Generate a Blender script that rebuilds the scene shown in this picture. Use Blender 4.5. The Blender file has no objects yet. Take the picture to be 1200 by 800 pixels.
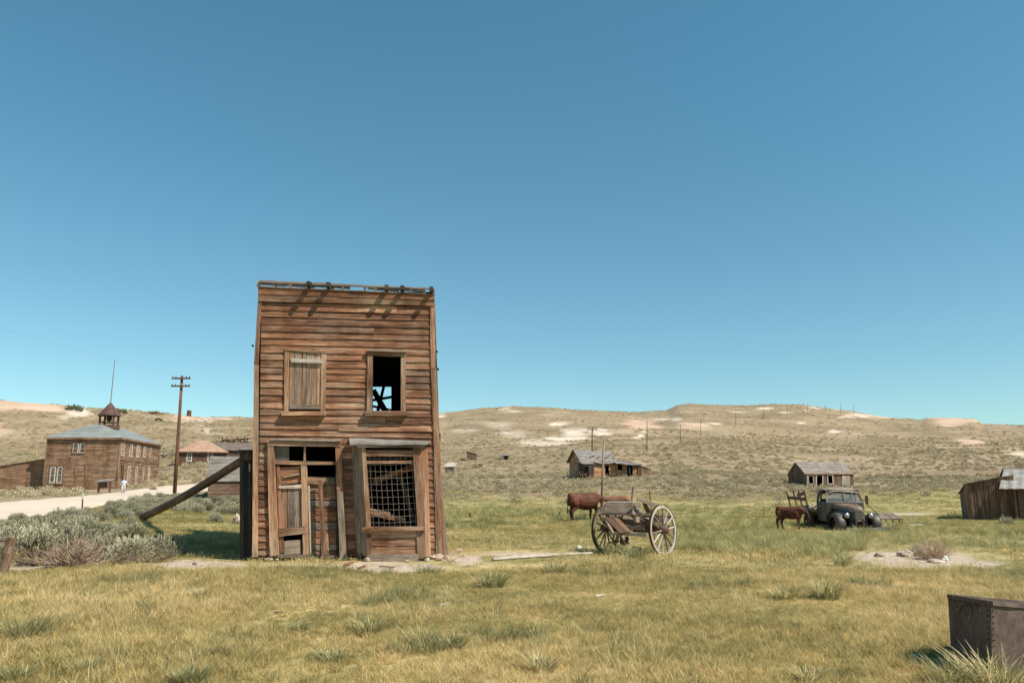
import bpy, bmesh, math, random
import numpy as np
from mathutils import Vector, Matrix, noise as mnoise
random.seed(7); np.random.seed(7)
rnd = random.random
def uni(a, b): return a + (b - a) * random.random()
SC = bpy.context.scene
COL = SC.collection
# ------------------------------------------------------------------ camera, sky, sun, exposure
F = 933.0
TH = math.atan(172.0 / F)
EYE = 1.65
cd = bpy.data.cameras.new('camera'); cam = bpy.data.objects.new('camera', cd); COL.objects.link(cam)
cam.location = (0, 0, EYE); cam.rotation_euler = (math.pi / 2 + TH, 0, 0)
cd.sensor_width = 36; cd.lens = 28.0; cd.clip_start = 0.1; cd.clip_end = 9000
SC.camera = cam
SUNV = Vector((0.70, -0.42, 1.0)).normalized()
SUN_EL = math.asin(SUNV.z); SUN_AZ = math.atan2(SUNV.x, SUNV.y)
W = bpy.data.worlds.new('World'); SC.world = W; W.use_nodes = True
wn = W.node_tree.nodes; wl = W.node_tree.links; wn.clear()
sky = wn.new('ShaderNodeTexSky'); sky.sky_type = 'NISHITA'; sky.sun_disc = False
sky.sun_elevation = SUN_EL; sky.sun_rotation = SUN_AZ
sky.altitude = 1500; sky.air_density = 1.0; sky.dust_density = 1.2; sky.ozone_density = 1.0
tint = wn.new('ShaderNodeMix'); tint.data_type = 'RGBA'; tint.blend_type = 'MULTIPLY'; tint.inputs[0].default_value = 1.0
tint.inputs[7].default_value = (0.66, 1.22, 1.10, 1)
bg = wn.new('ShaderNodeBackground'); bg.inputs[1].default_value = 0.112
wo = wn.new('ShaderNodeOutputWorld')
tcw = wn.new('ShaderNodeTexCoord'); sxyz = wn.new('ShaderNodeSeparateXYZ'); wl.new(tcw.outputs['Generated'], sxyz.inputs[0])
trp = wn.new('ShaderNodeValToRGB'); wl.new(sxyz.outputs[2], trp.inputs[0])
trp.color_ramp.elements[0].position = 0.0; trp.color_ramp.elements[0].color = (.80, 1.03, .93, 1); trp.color_ramp.elements[1].position = .62; trp.color_ramp.elements[1].color = (.655, 1.22, 1.10, 1)
trp.color_ramp.interpolation = 'EASE'
wl.new(trp.outputs[0], tint.inputs[7]); wl.new(sky.outputs[0], tint.inputs[6]); wl.new(tint.outputs[2], bg.inputs[0]); wl.new(bg.outputs[0], wo.inputs[0])
sd = bpy.data.lights.new('sun', 'SUN'); sun = bpy.data.objects.new('sun', sd); COL.objects.link(sun)
sd.energy = 5.0; sd.angle = math.radians(0.53); sd.color = (1.0, 0.92, 0.80)
sun.rotation_euler = SUNV.to_track_quat('Z', 'Y').to_euler(); sun.location = (30, -10, 60)
SC.view_settings.view_transform = 'Standard'; SC.view_settings.look = 'None'
SC.view_settings.exposure = 0.30; SC.view_settings.gamma = 1.0

# ------------------------------------------------------------------ projection helpers (photo pixels of 1200x800 <-> world)
CT, ST = math.cos(TH), math.sin(TH)
def slope(py):
    v = (400.0 - np.asarray(py, float)) / F
    return (ST + v * CT) / (CT - v * ST)
def ray(px, py):
    u = (px - 600.0) / F; v = (400.0 - py) / F
    return Vector((u, CT - v * ST, ST + v * CT))
def proj(x, y, z):
    dz = z - EYE
    dep = np.maximum(y * CT + dz * ST, 0.01)
    return 600 + F * x / dep, 400 - F * (dz * CT - y * ST) / dep
# ------------------------------------------------------------------ terrain height
def _hash(i, j, s):
    n = (i * 374761393 + j * 668265263 + s * 144269) & 0xffffffff
    n = ((n ^ (n >> 13)) * 1274126177) & 0xffffffff
    return ((n ^ (n >> 16)) & 0xffff) / 65535.0
def vnoise(x, y, s=0):
    x = np.asarray(x, float); y = np.asarray(y, float)
    i = np.floor(x).astype(np.int64); j = np.floor(y).astype(np.int64)
    fx = x - i; fy = y - j; fx = fx * fx * (3 - 2 * fx); fy = fy * fy * (3 - 2 * fy)
    a = _hash(i, j, s); b = _hash(i + 1, j, s); c = _hash(i, j + 1, s); d = _hash(i + 1, j + 1, s)
    return (a * (1 - fx) + b * fx) * (1 - fy) + (c * (1 - fx) + d * fx) * fy
def fbm(x, y, o=4, s=0):
    t = 0; a = 0.5; k = 1.0
    for q in range(o):
        t = t + a * (vnoise(x * k + 17.3 * q, y * k - 9.1 * q, s + q) - 0.5); a *= 0.5; k *= 2.03
    return t
cpx  = [-60, 0, 130, 230, 300, 400, 520, 600, 720, 800, 960, 1060, 1200, 1260]
z30  = [.25, .25, .22, .12, 0, 0, 0, 0, 0, 0, 0, 0, 0, 0]
z40  = [.5, .5, .42, .3, .1, 0, 0, 0, 0, 0, 0, 0, 0, 0]
z60  = [.9, .85, 1.0, .95, .8, .6, .5, .4, .35, .3, .3, .3, .3, .3]
y100 = [574, 574, 572, 568, 566, 566, 567, 567, 562, 562, 571, 568, 566, 566]
y150 = [548, 548, 549, 541, 539, 545, 556, 552, 545, 546, 556, 556, 553, 553]
y200 = [530, 530, 526, 521, 520, 530, 544, 541, 530, 531, 546, 546, 543, 543]
y350 = [470, 470, 481, 493, 497, 508, 521, 516, 512, 513, 521, 522, 522, 522]
RR   = [330, 330, 352, 400, 430, 600, 700, 700, 700, 700, 700, 700, 700, 700]
skx = [-60, 0, 30, 60, 90, 127, 150, 190, 220, 290, 400, 500, 515, 560, 600, 640, 700, 750, 785, 797, 810, 840, 880, 900, 950, 980, 1000, 1040, 1088, 1092, 1110, 1150, 1158, 1200, 1260]
sky_ = [467, 470, 472, 476, 480, 481, 482, 484, 488, 489, 490, 486, 484, 479, 476, 477, 481, 483, 481, 475, 473, 474, 475, 474, 474, 478, 480.5, 488.5, 492, 490.5, 489.5, 490, 496, 498, 501]
_PX = np.linspace(-60, 1260, 661)
_LD = np.linspace(math.log(20), math.log(3000), 420)
_Z = np.zeros((len(_PX), len(_LD)))
for _i, _p in enumerate(_PX):
    R_ = np.interp(_p, cpx, RR); it = lambda a: float(np.interp(_p, cpx, a))
    ds = [20, 30, 40, 60, 80]; zs = [0, it(z30), it(z40), it(z60), None]
    z100 = EYE + 100 * float(slope(it(y100)))
    zs[4] = 0.5 * (zs[3] + z100) - 0.05
    ds.append(100); zs.append(z100)
    for D_, yy in ((150, y150), (200, y200), (350, y350)):
        if D_ < R_ * 0.93: ds.append(D_); zs.append(EYE + D_ * float(slope(it(yy))))
    zr = EYE + R_ * float(slope(np.interp(_p, skx, sky_)))
    ds += [R_, R_ * 1.12, 1600, 3000]; zs += [zr, zr * 0.97, zr * 0.55, zr * 0.3]
    _Z[_i] = np.interp(_LD, np.log(ds), zs)
_k = np.exp(-0.5 * (np.arange(-9, 10) / 3.2) ** 2); _k /= _k.sum()
for _i in range(len(_PX)):
    pad = np.pad(_Z[_i], 9, mode='edge'); sm = np.convolve(pad, _k, 'valid')
    R_ = np.interp(_PX[_i], cpx, RR)
    w = np.clip(1 - np.abs(_LD - math.log(R_)) / 0.10, 0, 1)     # keep the crest at its height
    _Z[_i] = sm * (1 - w) + _Z[_i] * w
def hgt(x, y):
    x = np.asarray(x, float); y = np.asarray(y, float)
    r = np.hypot(x, y) + 1e-6
    az = np.arctan2(x, y)
    t = np.tan(np.clip(az, -0.62, 0.62))
    t = t * np.clip((math.pi - np.abs(az)) / (math.pi / 2), 0, 1)
    D = np.maximum(y, 0.81 * r)
    p = 600 + F * t / CT
    fi = np.clip((p + 60) / 2.0, 0, len(_PX) - 1.001); i = fi.astype(int); fi = fi - i
    ld = np.log(np.maximum(D, 20.0)); fj = np.clip((ld - _LD[0]) / (_LD[1] - _LD[0]), 0, len(_LD) - 1.001); j = fj.astype(int); fj = fj - j
    z = (_Z[i, j] * (1 - fj) + _Z[i, j + 1] * fj) * (1 - fi) + (_Z[i + 1, j] * (1 - fj) + _Z[i + 1, j + 1] * fj) * fi
    far = np.clip((D - 120) / 250, 0, 1)
    z = z + fbm(x / 45, y / 60, 4, 3) * 5.0 * far * (1 - 0.55 * np.clip((D - 420) / 200, 0, 1))
    z = z + fbm(x / 9, y / 9, 3, 11) * 0.5 * np.clip((D - 55) / 60, 0, 1) * (1 + far)
    z = z + fbm(x / 2.2, y / 2.2, 3, 21) * 0.10 * np.clip(1.3 - D / 60, 0, 1)
    return z
def H(x, y): return float(hgt(np.array([x]), np.array([y]))[0])
_MD = np.exp(np.linspace(math.log(3.0), math.log(2500), 1400))
def G(px, py):
    """the ground point seen at a photo pixel"""
    d = ray(px, py); t = _MD / d.y
    below = (EYE + t * d.z) < hgt(t * d.x, t * d.y)
    k = int(np.argmax(below)) if below.any() else len(_MD) - 1
    if k == 0: k = 1
    a, b = t[k - 1], t[k]
    for _ in range(20):
        m = 0.5 * (a + b)
        if EYE + m * d.z < H(m * d.x, m * d.y): b = m
        else: a = m
    return Vector((b * d.x, b * d.y, H(b * d.x, b * d.y)))
def GD(px, D):
    """ground point in photo column px at depth D"""
    x = (px - 600) / F * D * 1.0
    z = H(x, D); x = (px - 600) / F * (D * CT + (z - EYE) * ST)
    return Vector((x, D, H(x, D)))
# ------------------------------------------------------------------ materials
def nmat(name):
    m = bpy.data.materials.new(name); m.use_nodes = True
    nt = m.node_tree; nt.nodes.clear()
    out = nt.nodes.new('ShaderNodeOutputMaterial'); b = nt.nodes.new('ShaderNodeBsdfPrincipled')
    nt.links.new(b.outputs[0], out.inputs[0])
    b.inputs['Specular IOR Level'].default_value = 0.25; b.inputs['Roughness'].default_value = 0.85
    return m, nt, b
def N(nt, t, **kw):
    n = nt.nodes.new(t)
    for k, v in kw.items():
        if k.startswith('i_'):
            key = k[2:]; key = int(key) if key.isdigit() else key
            n.inputs[key].default_value = v
        else: setattr(n, k, v)
    return n
def L(nt, a, b): nt.links.new(a, b)
def mapping(nt, src, sc, loc=(0, 0, 0)):
    m = N(nt, 'ShaderNodeMapping'); m.inputs['Scale'].default_value = sc; m.inputs['Location'].default_value = loc
    L(nt, src, m.inputs[0]); return m.outputs[0]
def noise(nt, vec, scale=1.0, detail=3, rough=0.5, dist=0.0):
    n = N(nt, 'ShaderNodeTexNoise'); n.inputs['Scale'].default_value = scale; n.inputs['Detail'].default_value = detail
    n.inputs['Roughness'].default_value = rough; n.inputs['Distortion'].default_value = dist
    L(nt, vec, n.inputs['Vector']); return n.outputs['Fac']
def ramp(nt, fac, stops):
    r = N(nt, 'ShaderNodeValToRGB'); e = r.color_ramp.elements
    while len(e) < len(stops): e.new(0.5)
    for k, (p, c) in enumerate(stops):
        e[k].position = p; e[k].color = (c, c, c, 1) if isinstance(c, (int, float)) else (*c, 1)
    L(nt, fac, r.inputs[0]); return r.outputs[0]
def mix(nt, fac, a, b, mode='MIX'):
    m = N(nt, 'ShaderNodeMix'); m.data_type = 'RGBA'; m.blend_type = mode
    for s, i in ((fac, 0), (a, 6), (b, 7)):
        if isinstance(s, (int, float)): m.inputs[i].default_value = s if i == 0 else (s, s, s, 1)
        elif isinstance(s, tuple): m.inputs[i].default_value = (*s, 1)
        else: L(nt, s, m.inputs[i])
    return m.outputs[2]
def math_(nt, op, a, b=0.5, clamp=False):
    m = N(nt, 'ShaderNodeMath'); m.operation = op; m.use_clamp = clamp
    for i, s in ((0, a), (1, b)):
        if isinstance(s, (int, float)): m.inputs[i].default_value = s
        else: L(nt, s, m.inputs[i])
    return m.outputs[0]
def bump(nt, h, b, strength=0.4, dist=0.01):
    n = N(nt, 'ShaderNodeBump'); n.inputs['Strength'].default_value = strength; n.inputs['Distance'].default_value = dist
    L(nt, h, n.inputs['Height']); L(nt, n.outputs[0], b.inputs['Normal'])
def wood(name, dark, mid, light, grey, g0=0.5, vs=1.0, contrast=1.0):
    m, nt, b = nmat(name)
    uv = N(nt, 'ShaderNodeUVMap').outputs[0]; pos = N(nt, 'ShaderNodeNewGeometry').outputs['Position']
    n1 = noise(nt, mapping(nt, uv, (.35, 3.0, 1)), 1, 2)
    n2 = noise(nt, mapping(nt, uv, (1.1, 36 * vs, 1), (3, 7, 0)), 1, 6, .68, .4)
    n3 = noise(nt, mapping(nt, uv, (2.5, 130 * vs, 1), (9, 1, 0)), 1, 3, .6)
    s = math_(nt, 'ADD', math_(nt, 'MULTIPLY', n1, .5), math_(nt, 'MULTIPLY', n2, .62))
    w = .17 / contrast
    c = ramp(nt, s, [(.56 - w, dark), (.56, mid), (.56 + w, light)])
    gr = noise(nt, mapping(nt, uv, (.8, 6, 1), (31, 5, 0)), 1, 4, .6)
    gp = noise(nt, pos, .9, 3)
    gf = ramp(nt, math_(nt, 'ADD', math_(nt, 'MULTIPLY', gr, .6), math_(nt, 'MULTIPLY', gp, .4)), [(g0 - .07, 0.0), (g0 + .12, .85)])
    c = mix(nt, gf, c, grey)
    c = mix(nt, 1.0, c, ramp(nt, n3, [(.36, .28), (.47, 1.0)]), 'MULTIPLY')
    n4 = noise(nt, mapping(nt, uv, (.9, 22 * vs, 1), (77, 13, 0)), 1, 2, .5, .6)
    c = mix(nt, 1.0, c, ramp(nt, n4, [(.485, 1.0), (.5, .30), (.515, 1.0)]), 'MULTIPLY')
    st = noise(nt, mapping(nt, pos, (1.6, 1.6, .5)), 1, 5, .7)
    c = mix(nt, 1.0, c, ramp(nt, st, [(.34, .68), (.5, 1.0), (.66, 1.18)]), 'MULTIPLY')
    oi = N(nt, 'ShaderNodeObjectInfo').outputs['Random']
    c = mix(nt, 1.0, c, ramp(nt, oi, [(0, (.70, .68, .67)), (.5, (1, 1, 1)), (1, (1.2, 1.17, 1.13))]), 'MULTIPLY')
    L(nt, c, b.inputs['Base Color']); b.inputs['Roughness'].default_value = .8
    bump(nt, math_(nt, 'ADD', n2, math_(nt, 'MULTIPLY', n3, .6)), b, .55, .012)
    return m
M = {}
M['hotel']  = wood('weathered_red_brown_wood', (.05, .022, .012), (.24, .108, .056), (.54, .31, .185), (.42, .30, .21), .56, 1.0, 1.12)
M['hotel_trim'] = wood('weathered_trim_wood', (.08, .038, .021), (.27, .135, .074), (.54, .335, .205), (.42, .31, .22), .53, 1.0, 1.2)
M['greywood'] = wood('silver_grey_wood', (.085, .06, .045), (.225, .165, .12), (.42, .33, .255), (.34, .275, .22), .5, 1.0, 1.15)
M['darkwood'] = wood('dark_tone_wood', (.022, .02, .017), (.055, .048, .04), (.11, .095, .08), (.085, .08, .07), .55)  # dark tone without coating; holds the shade painted on the annex
M['school'] = wood('school_brown_wood', (.09, .045, .025), (.225, .125, .07), (.40, .255, .16), (.32, .235, .17), .55, .5, 1.3)
M['houseb'] = wood('house_brown_wood', (.08, .04, .025), (.17, .095, .06), (.28, .18, .12), (.22, .17, .13), .55, .5)
M['cabinwood'] = wood('peeling_orange_wood', (.20, .085, .035), (.44, .235, .115), (.66, .45, .28), (.42, .33, .24), .64, .35)
M['shedwood'] = wood('dark_brown_shed_wood', (.05, .027, .017), (.155, .09, .055), (.34, .215, .14), (.25, .19, .14), .57)
M['polewood'] = wood('creosoted_pole_wood', (.07, .032, .02), (.16, .075, .045), (.26, .14, .09), (.2, .14, .1), .6)
M['shingle'] = wood('grey_shingle_wood', (.11, .09, .075), (.23, .195, .165), (.37, .325, .28), (.3, .27, .24), .5, .5)
M['shedroof'] = wood('brown_grey_roof_wood', (.07, .05, .04), (.15, .115, .09), (.25, .2, .165), (.2, .175, .15), .5, .5)
M['shedroof2'] = wood('slate_grey_roof_wood', (.09, .08, .075), (.19, .175, .165), (.31, .29, .27), (.26, .24, .225), .5, .5)
M['palewood'] = wood('bleached_pale_wood', (.3, .25, .19), (.5, .43, .34), (.66, .59, .48), (.55, .5, .43), .5)
def plain(name, c1, c2=None, sc=6, rough=.8, metal=0.0, spec=.3, bs=.2):
    m, nt, b = nmat(name); c2 = c2 or tuple(.7 * x for x in c1)
    tc = N(nt, 'ShaderNodeTexCoord').outputs['Object']
    n = noise(nt, tc, sc, 5, .65)
    L(nt, ramp(nt, n, [(.35, c2), (.62, c1)]), b.inputs['Base Color'])
    b.inputs['Roughness'].default_value = rough; b.inputs['Metallic'].default_value = metal; b.inputs['Specular IOR Level'].default_value = spec
    bump(nt, noise(nt, tc, sc * 5, 4, .6), b, bs, .01)
    return m
M['tin'] = plain('dull_roof_metal', (.36, .34, .31), (.21, .18, .155), 3, .5, .3, .5)
M['blueroof'] = plain('blue_grey_roof_metal', (.29, .305, .285), (.21, .215, .20), .6, .55, .1, .4)
M['rustroof'] = plain('rusty_cupola_metal', (.12, .065, .055), (.07, .042, .04), 2, .8)
M['peachroof'] = plain('peach_rust_roof', (.42, .265, .18), (.30, .18, .125), 1.2, .8)
M['black'] = plain('charred_black', (.02, .018, .016), (.012, .011, .01), 4, .9)
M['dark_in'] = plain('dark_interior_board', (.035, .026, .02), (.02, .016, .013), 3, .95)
M['white'] = plain('chalky_white_paint', (.66, .63, .57), (.5, .47, .42), 5, .7)
M['wire'] = plain('galvanised_wire', (.36, .30, .26), (.25, .18, .14), 9, .6, .4)
M['iron'] = plain('rusted_iron', (.09, .05, .035), (.045, .03, .025), 12, .75, .3)
M['boxsteel'] = plain('brown_rust_steel_plate', (.17, .12, .095), (.095, .062, .048), 5, .62, .15, .4)
M['paint'] = plain('dull_black_green_paint', (.040, .044, .031), (.085, .058, .04), 4.5, .5, .0, .5, .1)
M['rustpaint'] = plain('sun_faded_rusty_paint', (.26, .17, .12), (.13, .09, .07), 3.5, .6, .0, .4, .15)
M['roofpaint'] = plain('chalky_tan_cab_paint', (.30, .25, .19), (.18, .13, .10), 4, .7)
M['chrome'] = plain('tarnished_chrome', (.45, .44, .42), (.3, .28, .25), 6, .35, .7, .5, .05)
M['tyre'] = plain('cracked_tyre_rubber', (.035, .032, .03), (.02, .02, .02), 8, .85)
M['tyrerust'] = plain('dusty_orange_tyre', (.30, .15, .06), (.12, .06, .03), 6, .85)
M['rock'] = plain('pale_rock', (.50, .41, .32), (.32, .25, .19), 5, .9, bs=.6)
M['skin'] = plain('skin', (.42, .25, .17), (.38, .22, .15), 4, .6)
M['shirt'] = plain('pale_blue_cloth', (.55, .60, .66), (.47, .52, .6), 5, .9)
M['trousers'] = plain('light_grey_cloth', (.5, .47, .44), (.42, .4, .38), 5, .9)
M['hair'] = plain('dark_hair', (.05, .035, .025), (.03, .02, .015), 8, .8)
M['ash'] = plain('dead_brush_twigs', (.62, .48, .33), (.36, .26, .17), 4, .9)
def rustplate():
    m, nt, b = nmat('pitted_rusty_steel'); pos = N(nt, 'ShaderNodeNewGeometry').outputs['Position']
    a = noise(nt, pos, 5, 6, .7); r = noise(nt, mapping(nt, pos, (14, 14, 3.5)), 1, 4, .6); f = math_(nt, 'ADD', math_(nt, 'MULTIPLY', a, .82), math_(nt, 'MULTIPLY', r, .18))
    c = ramp(nt, f, [(.34, (.07, .045, .036)), (.5, (.125, .088, .072)), (.62, (.175, .135, .115)), (.72, (.22, .13, .08))])
    c = mix(nt, ramp(nt, noise(nt, pos, 40, 3, .6), [(.62, 0.0), (.7, .7)]), c, (.05, .03, .022))
    L(nt, c, b.inputs['Base Color']); b.inputs['Roughness'].default_value = .7; b.inputs['Metallic'].default_value = .1
    bump(nt, math_(nt, 'ADD', a, math_(nt, 'MULTIPLY', noise(nt, pos, 60, 3), .4)), b, .5, .012); return m
M['boxsteel'] = rustplate()
def cowmat():
    m, nt, b = nmat('red_brown_cow_hide'); tc = N(nt, 'ShaderNodeTexCoord').outputs['Object']
    n = noise(nt, tc, 2.2, 4, .6)
    c = ramp(nt, n, [(.35, (.055, .02, .012)), (.6, (.135, .046, .024))])
    z = N(nt, 'ShaderNodeSeparateXYZ'); L(nt, tc, z.inputs[0])
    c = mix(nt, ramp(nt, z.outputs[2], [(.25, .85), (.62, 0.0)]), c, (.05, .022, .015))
    L(nt, c, b.inputs['Base Color']); b.inputs['Roughness'].default_value = .7
    bump(nt, noise(nt, tc, 30, 3), b, .25, .01); return m
M['cow'] = cowmat(); M['cowface'] = plain('dark_cow_face', (.045, .022, .016), (.03, .016, .012), 5, .75)
M['cowtan'] = plain('orange_brown_hide', (.34, .165, .085), (.23, .10, .05), 3, .75)
def glassmat():
    m, nt, b = nmat('dusty_window_glass'); b.inputs['Base Color'].default_value = (.05, .055, .06, 1)
    b.inputs['Roughness'].default_value = .12; b.inputs['Specular IOR Level'].default_value = .6
    tc = N(nt, 'ShaderNodeTexCoord').outputs['Object']
    L(nt, ramp(nt, noise(nt, tc, 2.5, 3), [(.4, (.03, .03, .03)), (.65, (.10, .10, .10))]), b.inputs['Base Color']); return m
M['glass'] = glassmat()
M['reflection_pane'] = plain('painted_reflection_window_pane', (.50, .41, .31), (.26, .20, .15), 2.5, .6)  # pale colour stands for the reflection in the school's side panes
def clearglass():
    m, nt, b = nmat('clear_dusty_glass')
    tr = N(nt, 'ShaderNodeBsdfTransparent'); mx = N(nt, 'ShaderNodeMixShader'); mx.inputs[0].default_value = .42
    b.inputs['Base Color'].default_value = (.16, .18, .18, 1); b.inputs['Roughness'].default_value = .1
    out = [n for n in nt.nodes if n.type == 'OUTPUT_MATERIAL'][0]
    L(nt, tr.outputs[0], mx.inputs[1]); L(nt, b.outputs[0], mx.inputs[2]); L(nt, mx.outputs[0], out.inputs[0]); return m
M['clear'] = clearglass()
def _gc(nt, s, pos):
    dry = ramp(nt, s, [(.33, (.225, .20, .085)), (.43, (.385, .315, .14)), (.52, (.55, .43, .215)), (.62, (.72, .56, .34))])
    lush = ramp(nt, s, [(.33, (.165, .155, .06)), (.45, (.265, .235, .095)), (.55, (.38, .315, .14)), (.65, (.53, .41, .21))])
    q = N(nt, 'ShaderNodeSeparateXYZ'); L(nt, pos, q.inputs[0])     # the meadow is damper and greener from the hotel outwards
    f = math_(nt, 'ADD', math_(nt, 'MULTIPLY', q.outputs[1], 1 / 40.0), math_(nt, 'MULTIPLY', math_(nt, 'SUBTRACT', noise(nt, pos, .12, 3), .5), 1.6))
    return mix(nt, ramp(nt, f, [(.22, 0.0), (.62, .9)]), dry, lush)
def grass_colour(nt, pos):
    """meadow colour by place: shared by the soil and by the blades that stand on it"""
    a = noise(nt, pos, .22, 3, .55); b_ = noise(nt, mapping(nt, pos, (1, 1, 1), (40, 3, 0)), 1.1, 4, .6)
    s = math_(nt, 'ADD', math_(nt, 'MULTIPLY', a, .55), math_(nt, 'MULTIPLY', b_, .45))
    return ramp(nt, s, [(.33, (.20, .185, .08)), (.43, (.33, .28, .125)), (.52, (.47, .38, .19)), (.62, (.62, .485, .29))]) if False else _gc(nt, s, pos)
def blade(name, tip, base_dark=.55, mixin=.4):
    m, nt, b = nmat(name)
    pos = N(nt, 'ShaderNodeNewGeometry').outputs['Position']
    uv = N(nt, 'ShaderNodeSeparateXYZ'); L(nt, N(nt, 'ShaderNodeUVMap').outputs[0], uv.inputs[0])
    c = grass_colour(nt, pos)
    c = mix(nt, mixin, c, tip)
    rd = N(nt, 'ShaderNodeObjectInfo').outputs['Random']
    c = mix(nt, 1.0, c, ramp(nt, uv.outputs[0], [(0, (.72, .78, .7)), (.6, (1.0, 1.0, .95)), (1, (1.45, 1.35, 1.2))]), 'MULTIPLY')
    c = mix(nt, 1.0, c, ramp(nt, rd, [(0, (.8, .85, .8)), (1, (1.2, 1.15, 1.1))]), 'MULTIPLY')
    L(nt, c, b.inputs['Base Color']); b.inputs['Roughness'].default_value = .6; b.inputs['Specular IOR Level'].default_value = .2
    tl = N(nt, 'ShaderNodeBsdfTranslucent'); L(nt, c, tl.inputs[0]); mx = N(nt, 'ShaderNodeMixShader'); mx.inputs[0].default_value = .45
    out = [n for n in nt.nodes if n.type == 'OUTPUT_MATERIAL'][0]
    L(nt, b.outputs[0], mx.inputs[1]); L(nt, tl.outputs[0], mx.inputs[2]); L(nt, mx.outputs[0], out.inputs[0])
    return m
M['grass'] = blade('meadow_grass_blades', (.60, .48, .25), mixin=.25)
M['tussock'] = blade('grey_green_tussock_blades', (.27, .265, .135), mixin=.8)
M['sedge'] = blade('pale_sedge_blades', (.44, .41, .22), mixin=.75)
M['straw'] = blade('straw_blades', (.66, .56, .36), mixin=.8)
def leafmat(name, c1, c2):
    m, nt, b = nmat(name)
    pos = N(nt, 'ShaderNodeNewGeometry').outputs['Position']; rd = N(nt, 'ShaderNodeObjectInfo').outputs['Random']
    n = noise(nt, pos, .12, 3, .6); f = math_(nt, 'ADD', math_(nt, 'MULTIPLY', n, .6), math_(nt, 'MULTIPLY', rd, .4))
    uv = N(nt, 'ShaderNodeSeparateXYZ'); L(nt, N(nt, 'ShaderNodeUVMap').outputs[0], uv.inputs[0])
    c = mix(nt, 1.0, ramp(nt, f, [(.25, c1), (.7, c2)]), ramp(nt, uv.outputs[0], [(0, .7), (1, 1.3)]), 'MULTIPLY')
    L(nt, c, b.inputs['Base Color']); return m
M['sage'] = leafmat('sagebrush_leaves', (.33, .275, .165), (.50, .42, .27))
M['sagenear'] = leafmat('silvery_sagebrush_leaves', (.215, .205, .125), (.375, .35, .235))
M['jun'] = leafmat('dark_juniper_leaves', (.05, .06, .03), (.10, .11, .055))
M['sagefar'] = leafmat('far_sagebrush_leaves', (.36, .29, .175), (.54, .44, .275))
M['twig'] = plain('brown_twigs', (.22, .16, .11), (.12, .085, .06), 8, .9)
M['deadwood'] = plain('dead_silver_branches', (.46, .34, .25), (.22, .145, .10), 6, .9)
def ground():
    m, nt, b = nmat('ground_soil_and_turf')
    pos = N(nt, 'ShaderNodeNewGeometry').outputs['Position']
    at = N(nt, 'ShaderNodeAttribute'); at.attribute_name = 'mask'; sp = N(nt, 'ShaderNodeSeparateColor'); L(nt, at.outputs['Color'], sp.inputs[0])
    brk = noise(nt, pos, .9, 6, .7); brkf = noise(nt, mapping(nt, pos, (1, 1, 3)), .06, 6, .7)
    turf = mix(nt, 1.0, grass_colour(nt, pos), ramp(nt, noise(nt, pos, 14, 4, .7), [(.3, .66), (.65, 1.05)]), 'MULTIPLY')
    # dry hill: tan soil with grey green scrub speckle
    hn = noise(nt, pos, .035, 5, .6)
    tan = ramp(nt, hn, [(.35, (.25, .17, .10)), (.5, (.33, .235, .145)), (.66, (.41, .305, .20))])
    sp1 = noise(nt, mapping(nt, pos, (1, .8, 1)), .42, 5, .75)
    scrub = ramp(nt, sp1, [(.44, 1.0), (.54, 0.0)])
    sgc = ramp(nt, hn, [(.35, (.20, .17, .10)), (.65, (.25, .205, .13))])
    hill = mix(nt, math_(nt, 'MULTIPLY', scrub, .85), tan, sgc)
    hill = mix(nt, ramp(nt, noise(nt, pos, .17, 4, .7), [(.60, 0.0), (.70, .6)]), hill, (.15, .12, .075))
    g = math_(nt, 'ADD', sp.outputs[2], math_(nt, 'MULTIPLY', math_(nt, 'SUBTRACT', brk, .5), .7))
    c = mix(nt, ramp(nt, g, [(.35, 0.0), (.6, 1.0)]), hill, turf)
    d = math_(nt, 'ADD', sp.outputs[0], math_(nt, 'MULTIPLY', math_(nt, 'SUBTRACT', brk, .5), .9))
    soil = ramp(nt, noise(nt, pos, 3, 5, .7), [(.3, (.36, .27, .20)), (.6, (.54, .43, .335))])
    c = mix(nt, ramp(nt, d, [(.42, 0.0), (.6, 1.0)]), c, soil)
    ck = math_(nt, 'ADD', sp.outputs[1], math_(nt, 'MULTIPLY', math_(nt, 'SUBTRACT', brkf, .5), .9))
    c = mix(nt, ramp(nt, ck, [(.22, 0.0), (.70, 1.0)]), c, ramp(nt, noise(nt, pos, .05, 4, .6), [(.35, (.46, .36, .27)), (.6, (.68, .58, .46))]))
    pk = math_(nt, 'ADD', at.outputs['Alpha'], math_(nt, 'MULTIPLY', math_(nt, 'SUBTRACT', brkf, .5), .8))
    c = mix(nt, ramp(nt, pk, [(.25, 0.0), (.70, .9)]), c, ramp(nt, noise(nt, mapping(nt, pos, (1, .3, 1)), .12, 4, .6), [(.35, (.50, .33, .225)), (.6, (.60, .44, .32))]))
    L(nt, c, b.inputs['Base Color']); b.inputs['Roughness'].default_value = .95; b.inputs['Specular IOR Level'].default_value = .1
    bn = math_(nt, 'ADD', noise(nt, pos, 9, 4, .7), math_(nt, 'MULTIPLY', noise(nt, pos, .6, 5, .7), 6))
    bump(nt, bn, b, .8, .05)
    return m
M['ground'] = ground()
def roadmat():
    m, nt, b = nmat('pale_dirt_road'); pos = N(nt, 'ShaderNodeNewGeometry').outputs['Position']
    n = noise(nt, mapping(nt, pos, (.3, 1, 1)), .9, 8, .72)
    L(nt, ramp(nt, n, [(.32, (.50, .40, .30)), (.5, (.62, .50, .39)), (.68, (.70, .58, .46))]), b.inputs['Base Color'])
    bump(nt, noise(nt, pos, 6, 5, .7), b, .6, .03); b.inputs['Specular IOR Level'].default_value = .1; return m
M['road'] = roadmat()
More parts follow.
